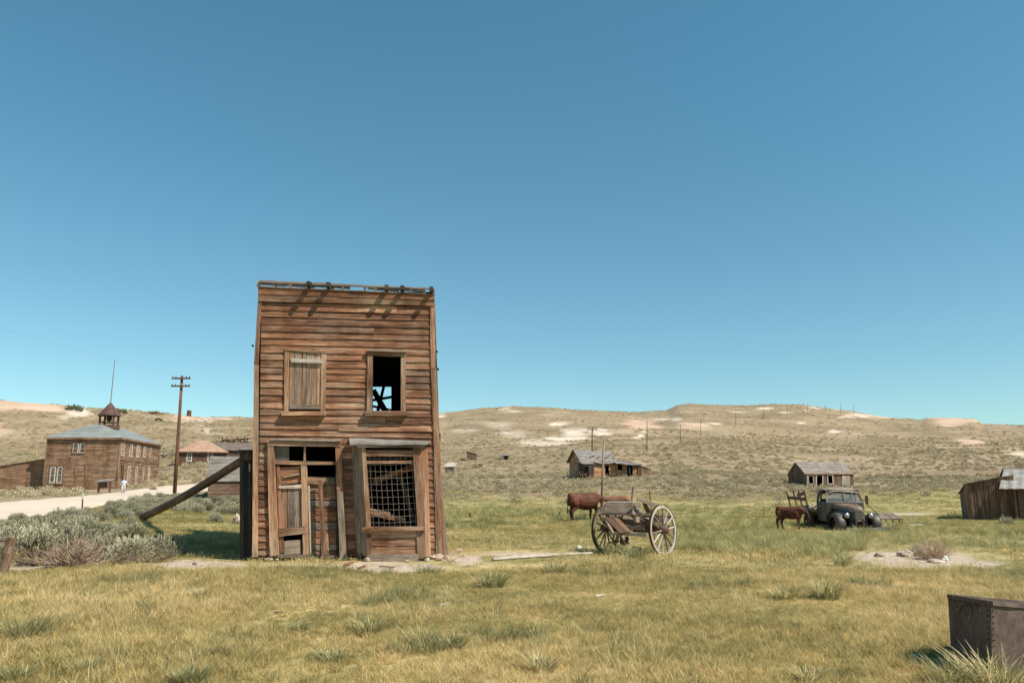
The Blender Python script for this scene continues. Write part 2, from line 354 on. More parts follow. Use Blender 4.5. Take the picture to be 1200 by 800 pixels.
# ------------------------------------------------------------------ mesh building
ROOTM = {}
class MB:
    def __init__(s, Mx=None): s.v = []; s.f = []; s.uv = []; s.mi = []; s.M = Mx; s.m = 0
    def face(s, idx, uvs): s.f.append(tuple(idx)); s.uv.append(uvs); s.mi.append(s.m)
    def quad(s, a, b, c, d, sc=1.0):
        i = len(s.v); s.v += [Vector(p) for p in (a, b, c, d)]
        w = (s.v[i + 1] - s.v[i]).length * sc; h = (s.v[i + 3] - s.v[i]).length * sc; o = uni(0, 40); q = uni(0, 40)
        s.face((i, i + 1, i + 2, i + 3), [(o, q), (o + w, q), (o + w, q + h), (o, q + h)])
    def poly(s, pts, ext):
        """prism: polygon pts extruded by vector ext"""
        pts = [Vector(p) for p in pts]; ext = Vector(ext); i = len(s.v); n = len(pts)
        s.v += pts + [p + ext for p in pts]; o = uni(0, 40); ax = (pts[1] - pts[0]).normalized()
        nr = ext.normalized(); ay = nr.cross(ax)
        loc = [((p - pts[0]).dot(ax) + o, (p - pts[0]).dot(ay) + o) for p in pts]
        s.face(range(i, i + n), loc); s.face(range(i + 2 * n - 1, i + n - 1, -1), loc[::-1])
        e = ext.length
        for k in range(n):
            j = (k + 1) % n; l = (pts[j] - pts[k]).length
            s.face((i + k, i + n + k, i + n + j, i + j), [(o, 0), (o, e), (o + l, e), (o + l, 0)])
    def board(s, p0, p1, p2, p3, nr, th, n=1, jit=0.0, jo=0.0):
        """plank: long edges p0-p1 and p3-p2, face normal nr, thickness th"""
        p0, p1, p2, p3, nr = (Vector(p) for p in (p0, p1, p2, p3, nr)); i = len(s.v)
        wid = ((p3 - p0) + (p2 - p1)) * .5; ln = ((p1 - p0).length + (p2 - p3).length) / 2; wd = wid.normalized() if wid.length > 0 else wid
        a1 = uni(-jit, jit); a2 = uni(-jit, jit); uo = uni(0, 60); vo = uni(0, 60); w = wid.length
        for k in range(n + 1):
            t = k / n
            a1 += uni(-jit, jit) * .5; a2 += uni(-jit, jit) * .5; a1 *= .85; a2 *= .85; b = uni(-jo, jo)
            ea = p0.lerp(p1, t) + wd * a1 + nr * b; eb = p3.lerp(p2, t) + wd * a2 + nr * (b + uni(-jo, jo) * .5)
            s.v += [ea, eb, ea - nr * th, eb - nr * th]
        for k in range(n):
            q = i + 4 * k; r = q + 4; u0 = uo + ln * k / n; u1 = uo + ln * (k + 1) / n
            s.face((q, r, r + 1, q + 1), [(u0, vo), (u1, vo), (u1, vo + w), (u0, vo + w)])
            s.face((q + 2, q + 3, r + 3, r + 2), [(u0, vo), (u0, vo + w), (u1, vo + w), (u1, vo)])
            s.face((q, q + 2, r + 2, r), [(u0, vo), (u0, vo - th), (u1, vo - th), (u1, vo)])
            s.face((q + 1, r + 1, r + 3, q + 3), [(u0, vo), (u1, vo), (u1, vo + th), (u0, vo + th)])
        for q in (i, i + 4 * n):
            s.face((q, q + 1, q + 3, q + 2) if q == i else (q, q + 2, q + 3, q + 1), [(uo, vo), (uo, vo + w), (uo + th, vo + w), (uo + th, vo)])
    def bar(s, a, b, w, h, up=(0, 0, 1), n=1, jit=0.0):
        """rectangular timber between a and b, w across, h along up"""
        a, b, up = Vector(a), Vector(b), Vector(up); d = (b - a).normalized(); sd_ = d.cross(up)
        if sd_.length < 1e-4: sd_ = d.cross(Vector((1, 0, 0)))
        sd_.normalize(); u = sd_.cross(d).normalized()
        s.board(a - sd_ * w / 2 + u * h / 2, b - sd_ * w / 2 + u * h / 2, b + sd_ * w / 2 + u * h / 2, a + sd_ * w / 2 + u * h / 2, u, h, n, jit, jit * .5)
    def box(s, c, sx, sy, sz):
        x, y, z = c; s.bar((x - sx / 2, y, z), (x + sx / 2, y, z), sy, sz)
    def tube(s, pts, rad, seg=8, caps=True, closed=False):
        pts = [Vector(p) for p in pts]; n = len(pts); i = len(s.v)
        if isinstance(rad, (int, float)): rad = [rad] * n
        pd = None; ul = 0; uo = uni(0, 40); us = []
        for k, p in enumerate(pts):
            if closed: d = (pts[(k + 1) % n] - pts[k - 1]).normalized()
            else: d = (pts[min(k + 1, n - 1)] - pts[max(k - 1, 0)]).normalized()
            if pd is None:
                a = d.orthogonal().normalized()
            else:
                a = a - d * a.dot(d); a.normalize()
            pd = d; b = d.cross(a)
            if k: ul += (p - pts[k - 1]).length
            us.append(ul + uo)
            for q in range(seg):
                t = 2 * math.pi * q / seg; s.v.append(p + (a * math.cos(t) + b * math.sin(t)) * rad[k])
        rg = n if closed else n - 1
        for k in range(rg):
            k2 = (k + 1) % n; w = 2 * math.pi * rad[k] / seg
            u0 = us[k]; u1 = us[k2] if k2 else ul + uo + .1
            for q in range(seg):
                r = (q + 1) % seg
                s.face((i + k * seg + q, i + k * seg + r, i + k2 * seg + r, i + k2 * seg + q), [(u0, uo + w * q), (u0, uo + w * (q + 1)), (u1, uo + w * (q + 1)), (u1, uo + w * q)])
        if caps and not closed:
            s.face([i + q for q in range(seg)][::-1], [(uo, uo + .01 * q) for q in range(seg)])
            s.face([i + (n - 1) * seg + q for q in range(seg)], [(uo, uo + .01 * q) for q in range(seg)])
    def loft(s, rings, caps=True, closed_ring=True):
        i = len(s.v); n = len(rings); g = len(rings[0]); o = uni(0, 30)
        for r in rings: s.v += [Vector(p) for p in r]
        for k in range(n - 1):
            for q in range(g if closed_ring else g - 1):
                r = (q + 1) % g
                s.face((i + k * g + q, i + k * g + r, i + (k + 1) * g + r, i + (k + 1) * g + q), [(o + .1 * k, o + .1 * q), (o + .1 * k, o + .1 * q + .1), (o + .1 * k + .1, o + .1 * q + .1), (o + .1 * k + .1, o + .1 * q)])
        if caps and closed_ring:
            s.face([i + q for q in range(g)][::-1], [(o, o)] * g); s.face([i + (n - 1) * g + q for q in range(g)], [(o, o)] * g)
    def ell(s, c, rx, ry, rz, seg=10, rg=6, Rm=None):
        c = Vector(c); rings = []
        for k in range(rg + 1):
            ph = -math.pi / 2 + math.pi * (k * .98 + .01 * rg) / rg; rr = []
            for q in range(seg):
                t = 2 * math.pi * q / seg; p = Vector((rx * math.cos(ph) * math.cos(t), ry * math.cos(ph) * math.sin(t), rz * math.sin(ph)))
                rr.append(c + (Rm @ p if Rm else p))
            rings.append(rr)
        s.loft(rings)
    def build(s, name, mat, parent=None, local=False, smooth=False, label=None, **kw):
        me = bpy.data.meshes.new(name); vs = s.v
        if s.M is not None: vs = [s.M @ p for p in vs]
        if parent is not None and not local and ROOTM.get(parent.name) is not None:
            iv = ROOTM[parent.name].inverted(); vs = [iv @ p for p in vs]
        me.from_pydata([tuple(p) for p in vs], [], s.f)
        ul = me.uv_layers.new(name='UVMap'); fl = [c for u in s.uv for p in u for c in p]; ul.data.foreach_set('uv', fl)
        for mm in (mat if isinstance(mat, (list, tuple)) else [mat]): me.materials.append(mm)
        if any(s.mi): me.polygons.foreach_set('material_index', s.mi)
        if smooth: me.polygons.foreach_set('use_smooth', [True] * len(s.f))
        me.validate(); me.update()
        o = bpy.data.objects.new(name, me); COL.objects.link(o)
        if parent is not None:
            o.parent = parent
            if ROOTM.get(parent.name) is not None: ROOTM[o.name] = ROOTM[parent.name]
        if label: o['label'] = label
        for k, v_ in kw.items(): o[k] = v_
        return o
def thing(name, label, cat, loc=(0, 0, 0), rz=0.0, group=None, Rm=None):
    o = bpy.data.objects.new(name, None); COL.objects.link(o); o.empty_display_size = .2
    o.location = loc; o['label'] = label; o['category'] = cat
    if group: o['group'] = group
    m = Matrix.Translation(Vector(loc)) @ (Rm if Rm is not None else Matrix.Rotation(rz, 4, 'Z'))
    o.rotation_euler = m.to_euler(); ROOTM[o.name] = m
    return o
def tag(o, label, cat, group=None, kind=None):
    if label: o['label'] = label
    if cat: o['category'] = cat
    if group: o['group'] = group
    if kind: o['kind'] = kind
    return o
def setorigin(o, p):
    p = Vector(p); o.data.transform(Matrix.Translation(-p)); o.location = p; return o
def struct(o): o['kind'] = 'structure'; return o
# a vertical plane through a ground point; photo pixels -> (s along, z) -> world
class Fac:
    def __init__(s, P, ang):
        s.P = Vector((P[0], P[1], 0)); s.d = Vector((math.cos(ang), math.sin(ang), 0)); s.n = Vector((math.sin(ang), -math.cos(ang), 0)); s.ang = ang
    def pt(s, px, py, off=0.0):
        r = ray(px, py); o = Vector((0, 0, EYE)); P = s.P + s.n * off
        t = (P - o).dot(s.n) / r.dot(s.n); return o + r * t
    def sz(s, px, py, off=0.0):
        p = s.pt(px, py, off); return ((p - s.P).dot(s.d), p.z)
    def w(s, a, z, off=0.0): return s.P + s.d * a + s.n * off + Vector((0, 0, z))
def fac2(A, B): return Fac(A, math.atan2(B[1] - A[1], B[0] - A[0]))
# ------------------------------------------------------------------ terrain mesh
def ell_mask(px, py, lst):
    m = np.zeros_like(px); px = px + WPX * np.clip((640 - py) / 60, .35, 1) * 16; py = py + WPY * np.clip((600 - py) / 60, .6, 1.4) * 4
    for (cx, cy, rx, ry, st) in lst:
        q = ((px - cx) / rx) ** 2 + ((py - cy) / ry) ** 2
        m = np.maximum(m, st * np.exp(-q * 1.05))
    return m
DIRT = [(240, 662, 66, 7, 1), (335, 663, 60, 5, .62), (455, 664, 78, 7.5, 1.0), (545, 655, 32, 7, .9), (610, 649, 70, 4, .75), (1080, 655, 78, 11, 1.0), (1035, 652, 50, 8, .9),
        (1150, 660, 45, 7, .7), (30, 664, 45, 6, .8), (95, 655, 40, 5, .7), (230, 492, 45, 3, .9), (262, 490, 25, 3, .9), (243, 506, 18, 3, 1), (235, 500, 6, 6, .8),
        (1060, 602, 40, 2.5, .8), (560, 500, 60, 9, .4), (1150, 540, 60, 5, .5), (960, 520, 120, 6, .35)]
CHALK = [(672, 511, 17, 8, 1), (655, 517, 15, 5, 1), (640, 520, 18, 4, .8), (690, 505, 24, 3, .7), (652, 496, 14, 2.6, 1), (600, 507, 22, 6, .62), (585, 497, 30, 5, .5), (627, 519, 24, 4, .8), (708, 508, 14, 3, .9), (545, 504, 20, 4, .5),
         (596, 480, 14, 2, .9), (750, 510, 8, 3, .9), (815, 499, 16, 2.5, .9), (840, 496, 14, 2, .8), (897, 478, 14, 2, .8), (925, 484, 14, 2.5, .9), (862, 482, 10, 2, .8), (936, 496, 8, 2.6, 1), (975, 507, 12, 2, .9), (950, 478, 12, 2, .8),
         (985, 479, 12, 2, .8), (1012, 486, 24, 3, .8), (520, 486, 10, 4, .8), (95, 482, 20, 5, 1), (80, 487, 12, 5, .6), (660, 483, 30, 3, .4), (780, 491, 22, 3, .6), (990, 486, 6, 1.6, .8), (1195, 532, 16, 5, .7), (1100, 492, 6, 2, .7), (550, 526, 14, 3, .4)]
PEACH = [(750, 498, 22, 6, 1), (810, 500, 28, 5, .8), (1135, 516, 19, 4.5, 1), (1120, 493, 34, 4.6, 1), (1035, 487, 18, 4, .9), (15, 475, 55, 7, 1), (50, 477, 30, 6, .9), (0, 505, 16, 12, .6), (215, 489, 30, 3, .7), (735, 505, 30, 4, .5), (1185, 528, 20, 6, .5)]
def terrain():
    rr = 1.2 * np.exp(np.arange(0, 424) * 0.018)
    a_in = np.arange(-42, 42.01, 0.155); a_out = np.concatenate([np.arange(-180, -42, 4.0), a_in, np.arange(44, 180, 4.0)])
    az = np.radians(a_out); na = len(az); nr = len(rr)
    Rg, Ag = np.meshgrid(rr, az, indexing='ij')
    X = Rg * np.sin(Ag); Y = Rg * np.cos(Ag); Z = hgt(X, Y)
    px, py = proj(X, Y, Z)
    D = np.maximum(Y, .01); vis = Y > 2
    global WPX, WPY
    Df = np.maximum(D, 8)
    WPX = fbm(X / Df * 26, np.log(Df) * 30, 4, 41) * 2; WPY = fbm(X / Df * 22, np.log(Df) * 26, 4, 51) * 2
    lo = np.interp(px, [0, 150, 230, 300, 520, 700, 860, 960, 1100, 1200], [602, 592, 588, 580, 574, 572, 578, 572, 570, 570])
    hi = np.interp(px, [0, 150, 230, 300, 520, 700, 860, 960, 1100, 1200], [614, 606, 604, 595, 592, 594, 598, 590, 582, 582])
    g = np.clip((py - lo) / (hi - lo), 0, 1); g = np.where(vis, g, 1.0)
    gband = np.clip(1 - np.abs(py - 612) / 9, 0, 1) * (px > 150) * (px < 300)
    g = np.maximum(g, gband)
    d = ell_mask(px, py, DIRT) * vis; c = ell_mask(px, py, CHALK) * vis; p = ell_mask(px, py, PEACH) * vis
    nv = na * nr
    co = np.stack([X, Y, Z], -1).reshape(-1, 3)
    centre = np.array([[0, 0, float(hgt(np.array([0.]), np.array([0.1]))[0])]]); co = np.vstack([co, centre])
    i, j = np.meshgrid(np.arange(nr - 1), np.arange(na), indexing='ij'); j2 = (j + 1) % na
    q = np.stack([i * na + j, i * na + j2, (i + 1) * na + j2, (i + 1) * na + j], -1).reshape(-1, 4)[:, ::-1]
    t = np.stack([np.full(na, nv), (np.arange(na) + 1) % na, np.arange(na)], -1)[:, ::-1]
    me = bpy.data.meshes.new('ground')
    nl = q.size + t.size; me.vertices.add(len(co)); me.vertices.foreach_set('co', co.ravel())
    me.loops.add(nl); me.loops.foreach_set('vertex_index', np.concatenate([q.ravel(), t.ravel()]).astype(np.int32))
    npg = len(q) + len(t); me.polygons.add(npg)
    me.polygons.foreach_set('loop_start', np.concatenate([np.arange(len(q)) * 4, q.size + np.arange(len(t)) * 3]).astype(np.int32))
    me.polygons.foreach_set('use_smooth', np.ones(npg, bool))
    me.update(calc_edges=True); me.validate()
    at = me.color_attributes.new('mask', 'FLOAT_COLOR', 'POINT')
    col = np.zeros((len(co), 4), np.float32); col[:-1] = np.stack([d, c, g, p], -1).reshape(-1, 4); col[-1] = (0, 0, 1, 0)
    at.data.foreach_set('color', col.ravel()); me.materials.append(M['ground'])
    o = bpy.data.objects.new('ground', me); COL.objects.link(o); struct(o)
    # make sure it faces up
    if me.polygons[1000].normal.z < 0: me.flip_normals()
    return o
terrain()
# dirt road
RST = [(-230, 596, 640), (-120, 592, 626), (-50, 590, 617), (0, 588, 611), (40, 585, 607), (80, 582, 602), (110, 580, 595), (140, 576.5, 588.5), (170, 571.5, 583), (200, 568, 580), (222, 566.5, 578), (242, 567, 575.5), (262, 567.5, 572.5), (285, 567, 569.5)]
def road():
    mb = MB(); rows = []; st = []
    for k in range(len(RST) - 1):
        for q in range(6):
            t = q / 6; st.append(tuple(a + (b - a) * t for a, b in zip(RST[k], RST[k + 1])))
    st.append(RST[-1])
    for k, (x, y0, y1) in enumerate(st):
        y0 += uni(-.5, .5); y1 += uni(-.9, .9)
        a = G(x, y1); b = G(x, y0); r = []
        for q in range(13):
            t = q / 12; p = a.lerp(b, t); z = H(p.x, p.y) + (.05 if 0 < q < 12 else -.05); r.append(Vector((p.x, p.y, z)))
        rows.append(r)
    mb.loft(rows, caps=False, closed_ring=False)
    o = mb.build('dirt_road', M['road'], smooth=True); struct(o)
    if o.data.polygons[20].normal.z < 0: o.data.flip_normals()
road()

# ------------------------------------------------------------------ the leaning two storey hotel
A6 = math.radians(6)
HL = GD(295, 19.0); HF = Fac(HL, A6)
hotel = thing('wooden_hotel', 'tall leaning two storey brown clapboard hotel front with boarded window and wire mesh bay window', 'building', (HL.x, HL.y, 0), A6)
def c1(X, Y): return (280 + X / 4.446, 310 + Y / 4.446)
def c2(X, Y): return (280 + X / 4.446, 490 + Y / 4.446)
def plank(name, q, mat='hotel_trim', off=0.03, th=0.03, n=6, jit=.006, jo=.003, parent=hotel, off2=None, fac=HF, vert=None, label=None):
    """q: four photo pixels TL,TR,BR,BL. Long edges run the longer way."""
    if off2 is None: off2 = off
    tl, tr, br, bl = [fac.pt(*p, o) for p, o in zip(q, (off, off, off2, off2))]
    if vert is None: vert = (bl - tl).length > (tr - tl).length
    mb = MB(); nr = fac.n
    if vert: mb.board(tl, bl, br, tr, nr, th, n, jit, jo)
    else: mb.board(bl, br, tr, tl, nr, th, n, jit, jo)
    o = mb.build(name, M[mat] if isinstance(mat, str) else mat, parent, label=label); return o
def rectq(x0, y0, x1, y1): return ((x0, y0), (x1, y0), (x1, y1), (x0, y1))
# sheathing behind the siding with its openings
def sheath(fac, xl, xr, xs, ys, holes, off, th, parent, name, mat):
    mb = MB(); XS = ['L'] + xs + ['R']
    fx = lambda x, y: xl(y) if x == 'L' else xr(y) if x == 'R' else x
    for a in range(len(XS) - 1):
        for b in range(len(ys) - 1):
            x0, x1, y0, y1 = XS[a], XS[a + 1], ys[b], ys[b + 1]
            cx = (fx(x0, y0) + fx(x1, y0)) / 2; cy = (y0 + y1) / 2
            if any(h[0] < cx < h[2] and h[1] < cy < h[3] for h in holes): continue
            p = [fac.pt(fx(x, y), y, off) for x, y in ((x0, y1), (x1, y1), (x1, y0), (x0, y0))]
            mb.board(*p, fac.n, th)
    return mb.build(name, M[mat], parent)
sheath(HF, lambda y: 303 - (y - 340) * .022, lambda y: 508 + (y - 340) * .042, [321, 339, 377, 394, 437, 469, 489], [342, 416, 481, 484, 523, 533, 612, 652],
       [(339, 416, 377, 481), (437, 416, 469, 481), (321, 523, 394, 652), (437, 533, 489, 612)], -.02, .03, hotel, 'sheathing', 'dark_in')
# siding boards
NR = 36
def yl(k): return 354.5 + k * (650 - 354.5) / NR
def yr(k): return 359.5 + k * (650 - 359.5) / NR
jl = [uni(-.7, .7) for _ in range(NR + 1)]; jr = [uni(-.7, .7) for _ in range(NR + 1)]
for k in range(NR):
    yc = (yl(k) + yl(k + 1) + yr(k) + yr(k + 1)) / 4
    x0 = 306.5 - (yc - 354) * .014; x1 = 504.5 + (yc - 354) * .026
    ya = lambda x, kk: (yl(kk) + jl[kk]) + ((yr(kk) + jr[kk]) - (yl(kk) + jl[kk])) * (x - 305) / 203
    cuts = []
    if 410 < yc < 487: cuts.append((336, 380))
    if 413 < yc < 487: cuts.append((433, 473))
    if yc > 517: cuts.append((316, 399 + (yc - 517) * .04))
    if yc > 519: cuts.append((419, 494 + (yc - 519) * .05))
    segs = []; x = x0
    for a, b in cuts: segs.append((x, a)); x = b
    segs.append((x, x1)); out = []
    for a, b in segs:
        if b - a > 90 and rnd() < .6: m_ = uni(a + 35, b - 35); out += [(a, m_ - .12), (m_ + .12, b)]
        else: out.append((a, b))
    for a, b in out:
        if b - a < 2: continue
        dd = uni(-.25, .25); e = uni(-.15, .55)
        q = ((a, ya(a, k) + .1 + dd), (b, ya(b, k) + .1 - dd), (b, ya(b, k + 1) + e), (a, ya(a, k + 1) + e + uni(-.3, .3)))
        top, bot = .003, .027 + uni(0, .012)
        plank('siding_board', q, 'hotel', top, .02, max(3, int((b - a) / 12)), .0075, .005, off2=bot, vert=False)
# fascia, corner boards, belt
plank('fascia_board', (c1(100, 112), c1(1018, 152), c1(1020, 184), c1(100, 152)), 'hotel', .10, .05, 16, .006, .004)
plank('fascia_board', (c1(100, 153), c1(1020, 185), c1(1018, 216), c1(100, 190)), 'hotel_trim', .085, .06, 16, .006, .004, off2=.07)
plank('corner_board', (c1(99, 188), c1(118, 188), c1(101, 520), c1(78, 520)), 'hotel', .05, .08)
plank('corner_board', (c1(78, 523), c1(101, 523), c2(98, 722), c2(68, 722)), 'hotel_trim', .055, .09, 10)
plank('corner_board', (c1(996, 212), c1(1020, 218), c1(1026, 540), c1(1000, 540)), 'hotel', .05, .08)
plank('corner_board', (c1(1000, 543), c1(1027, 543), c2(1074, 722), c2(1042, 722)), 'hotel_trim', .055, .09, 10)
plank('corner_board', (c1(996, 218), c1(1003, 218), c2(1042, 722), c2(1028, 722)), 'greywood', .045, .05, 12)
# leaning posts just outside the right corner
for (a, b, w, m_, of) in (((507.5, 355), (513, 520), 2.2, 'greywood', -.2), ((513.5, 555), (521.5, 652), 4.0, 'greywood', -.05), ((509, 520), (518.5, 600), 2.2, 'hotel_trim', -.25)):
    plank('side_post', ((a[0], a[1]), (a[0] + w, a[1]), (b[0] + w, b[1]), (b[0], b[1])), m_, of, .06, 6)
for (x, y, d_) in ((510.5, 411.5, 2.6), (297.5, 404.5, -2.2), (512.5, 432, 2)):
    plank('bracket', rectq(x - .5, y - 1, x + d_, y + 1.6), 'iron', -.02, .05, 1, 0, 0)
# open cornice frame standing proud of the fascia
tl, tr = (304, 328.6), (508.5, 337.4); bl, br = (304, 335.5), (508.5, 344.5)
def lp(a, b, t): return (a[0] + (b[0] - a[0]) * t, a[1] + (b[1] - a[1]) * t)
CO = .07
plank('cornice_rail', (tl, tr, (tr[0], tr[1] + 1.7), (tl[0], tl[1] + 1.7)), 'greywood', CO, .05, 14, .008)
plank('cornice_rail', ((tl[0], tl[1] + .5), (tr[0], tr[1] - .2), (tr[0], tr[1] + 1.4), (tl[0], tl[1] + 2.1)), 'greywood', -.25, .05, 14, .01)
mb = MB()
for t in (0.0, .09, .175, .29, .42, .48, .60, .67, .77, .87, .945, 1.0):
    t += uni(-.006, .006); p = lp(tl, tr, t); q_ = lp(bl, br, t); w = 1.25 if .01 < t < .99 else 1.9
    plank('cornice_post', ((p[0] - w, p[1] + 1), (p[0] + w, p[1] + 1), (q_[0] + w, q_[1] + .6), (q_[0] - w, q_[1] + .6)), 'palewood' if rnd() < .6 else 'greywood', CO - .05, .06, 2, .004)
for t in (.29, .40, .73, .82, .985):          # lookouts that throw the slanting shadows on the fascia
    p = lp(tl, tr, t); mb = MB(); b = HF.pt(p[0], p[1] + 6.2, .06); a = b + HF.n * .30 + Vector((0, 0, .04)); c0 = HF.pt(p[0] + .6, p[1] - .6, .09)
    mb.bar(a, b - HF.n * .5, .085, .11, (0, 0, 1), 3, .004); mb.bar(b, c0, .08, .06, HF.n, 2, .003); mb.build('cornice_lookout', M['darkwood'], hotel)
for (t0, t1, of) in ((.14, .27, -.1), (.31, .45, -.2), (.62, .66, -.15), (.79, .9, -.15), (0, .07, -.1), (.07, .15, -.2), (.26, .32, -.25), (.45, .52, -.2), (.66, .80, -.22), (.90, .95, -.2)):
    a0, a1 = lp(tl, tr, t0), lp(tl, tr, t1)
    plank('cornice_board', ((a0[0], a0[1] + 2), (a1[0], a1[1] + 2), (a1[0], a1[1] + 5.5), (a0[0], a0[1] + 5)), 'darkwood', of, .03, 3, .01)
plank('cornice_shelf', ((303, 335), (508.5, 344), (508.5, 345.2), (303, 336.2)), 'greywood', .13, .16, 12, .003)
# upper left window, boarded over
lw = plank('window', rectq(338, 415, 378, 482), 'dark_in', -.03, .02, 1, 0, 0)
def on(par, *a, **k): return plank(*a, parent=par, **k)
on(lw, 'frame', (c1(240, 437), c1(262, 437), c1(258, 764), c1(236, 764)), off=.06, th=.07)
on(lw, 'frame', (c1(430, 452), c1(456, 452), c1(450, 764), c1(425, 764)), off=.06, th=.07)
on(lw, 'frame', (c1(240, 434), c1(458, 450), c1(458, 462), c1(240, 446)), off=.075, th=.09)
xs = [262, 290, 318, 331, 352, 378, 408, 430]
for k in range(len(xs) - 1):
    on(lw, 'shutter_plank', (c1(xs[k] + 2, 444 + k * 2), c1(xs[k + 1] - 1, 446 + k * 2), c1(xs[k + 1] - 2 - k * .5, 752), c1(xs[k] + 1 - k * .5, 752)), 'greywood' if k in (1, 4) else 'hotel_trim', off=.035 + uni(0, .012), th=.02)
on(lw, 'batten', (c1(272, 487), c1(436, 492), c1(436, 513), c1(272, 509)), off=.10, th=.06, mat='palewood')
on(lw, 'batten', (c1(262, 729), c1(428, 729), c1(428, 752), c1(262, 752)), off=.07, th=.04, mat='greywood')
on(lw, 'sill', (c1(220, 762), c1(452, 762), c1(450, 785), c1(222, 785)), off=.14, th=.16)
# upper right window, open
rw = plank('window_frame', (c1(670, 447), c1(872, 455), c1(870, 478), c1(672, 474)), off=.075, th=.11)
plank('window_frame', (c1(671, 474), c1(697, 474), c1(693, 762), c1(667, 762)), off=.065, th=.11)
plank('window_frame', (c1(845, 476), c1(870, 476), c1(868, 762), c1(845, 762)), off=.065, th=.11)
plank('window_sill', (c1(655, 760), c1(876, 762), c1(874, 786), c1(657, 785)), off=.15, th=.2)
plank('drip_board', (c1(668, 440), c1(874, 448), c1(874, 456), c1(668, 448)), 'greywood', off=.13, th=.14)
# door frame and its ruined leaf
plank('door_header', (c2(148, 115), c2(532, 120), c2(530, 146), c2(148, 142)), off=.10, th=.13)
plank('drip_board', (c2(165, 104), c2(532, 112), c2(532, 120), c2(165, 113)), 'palewood', off=.15, th=.14)
plank('door_jamb', (c2(147, 144), c2(182, 144), c2(206, 712), c2(160, 718)), off=.09, th=.16, n=10)
plank('door_jamb', (c2(502, 146), c2(532, 146), c2(548, 420), c2(512, 420)), off=.085, th=.15, n=6)
plank('door_jamb', (c2(512, 380), c2(542, 380), c2(564, 722), c2(526, 722)), off=.13, th=.10, n=8, mat='greywood')
plank('door_jamb', (c2(500, 290), c2(513, 290), c2(528, 712), c2(512, 712)), off=.05, th=.10, n=8, mat='darkwood')
plank('transom_rail', (c2(180, 218), c2(502, 226), c2(502, 242), c2(180, 238)), off=.03, th=.07)
plank('transom_mullion', (c2(336, 146), c2(350, 146), c2(348, 222), c2(335, 222)), off=.03, th=.06, n=2)
plank('transom_pane', (c2(184, 146), c2(262, 146), c2(262, 220), c2(184, 220)), 'glass', off=-.04, th=.006, n=1, jit=0, jo=0)
plank('threshold_board', (c2(182, 706), c2(520, 712), c2(520, 726), c2(182, 724)), 'greywood', off=.03, th=.2)
dr = plank('door', (c2(196, 246), c2(212, 246), c2(236, 700), c2(214, 700)), 'hotel', off=-.01, th=.045, n=8)
on(dr, 'door_stile', (c2(322, 238), c2(355, 240), c2(362, 708), c2(334, 708)), off=.02, th=.08, n=10, jit=.009)
on(dr, 'door_board', (c2(212, 252), c2(322, 250), c2(322, 300), c2(212, 312)), 'hotel', off=-.03, th=.02)
on(dr, 'door_board', (c2(212, 314), c2(322, 300), c2(324, 332), c2(214, 348)), 'hotel', off=-.045, th=.02, jit=.012)
on(dr, 'door_board', (c2(236, 300), c2(316, 286), c2(317, 292), c2(237, 307)), 'palewood', off=.0, th=.015)
on(dr, 'door_board', (c2(208, 350), c2(328, 344), c2(328, 362), c2(208, 366)), 'palewood', off=.01, th=.03, jit=.015)
on(dr, 'door_board', (c2(212, 366), c2(250, 364), c2(252, 572), c2(216, 572)), 'hotel', off=-.03, th=.02)
on(dr, 'door_board', (c2(252, 364), c2(290, 362), c2(292, 570), c2(254, 572)), 'greywood', off=-.025, th=.02)
on(dr, 'door_board', (c2(291, 362), c2(324, 360), c2(328, 568), c2(293, 570)), 'greywood', off=-.032, th=.02)
on(dr, 'door_rail', (c2(206, 574), c2(344, 564), c2(346, 600), c2(208, 614)), off=.035, th=.05)
on(dr, 'door_board', (c2(236, 638), c2(322, 632), c2(326, 704), c2(238, 706)), 'greywood', off=-.03, th=.02)
# boarded right half of the doorway
ys = [306, 345, 384, 424, 462, 500, 540, 580, 620, 655, 690, 708]
for k in range(len(ys) - 1):
    sk = (ys[k] - 300) * .02; j = uni(-4, 4)
    plank('infill_board', (c2(356 + sk, ys[k] + j), c2(503 + sk, ys[k] + 2 + j * .3), c2(503 + sk, ys[k + 1] - 1), c2(357 + sk, ys[k + 1] - 2 + uni(-2, 2))), 'hotel' if k % 3 else 'greywood', -.06, .02, 5, .006, off2=-.045, vert=False)
plank('infill_rail', (c2(354, 304), c2(466, 316), c2(466, 346), c2(354, 340)), off=.0, th=.04)
plank('loose_plank', (c2(411, 320), c2(436, 318), c2(456, 705), c2(432, 720)), off=.10, off2=.16, th=.03, n=8)
plank('loose_plank', (c2(444, 600), c2(464, 600), c2(468, 690), c2(450, 690)), off=.02, off2=.06, th=.03, n=3)
plank('batten', (c2(360, 345), c2(368, 345), c2(377, 706), c2(369, 706)), 'palewood', off=-.02, th=.02, n=6)
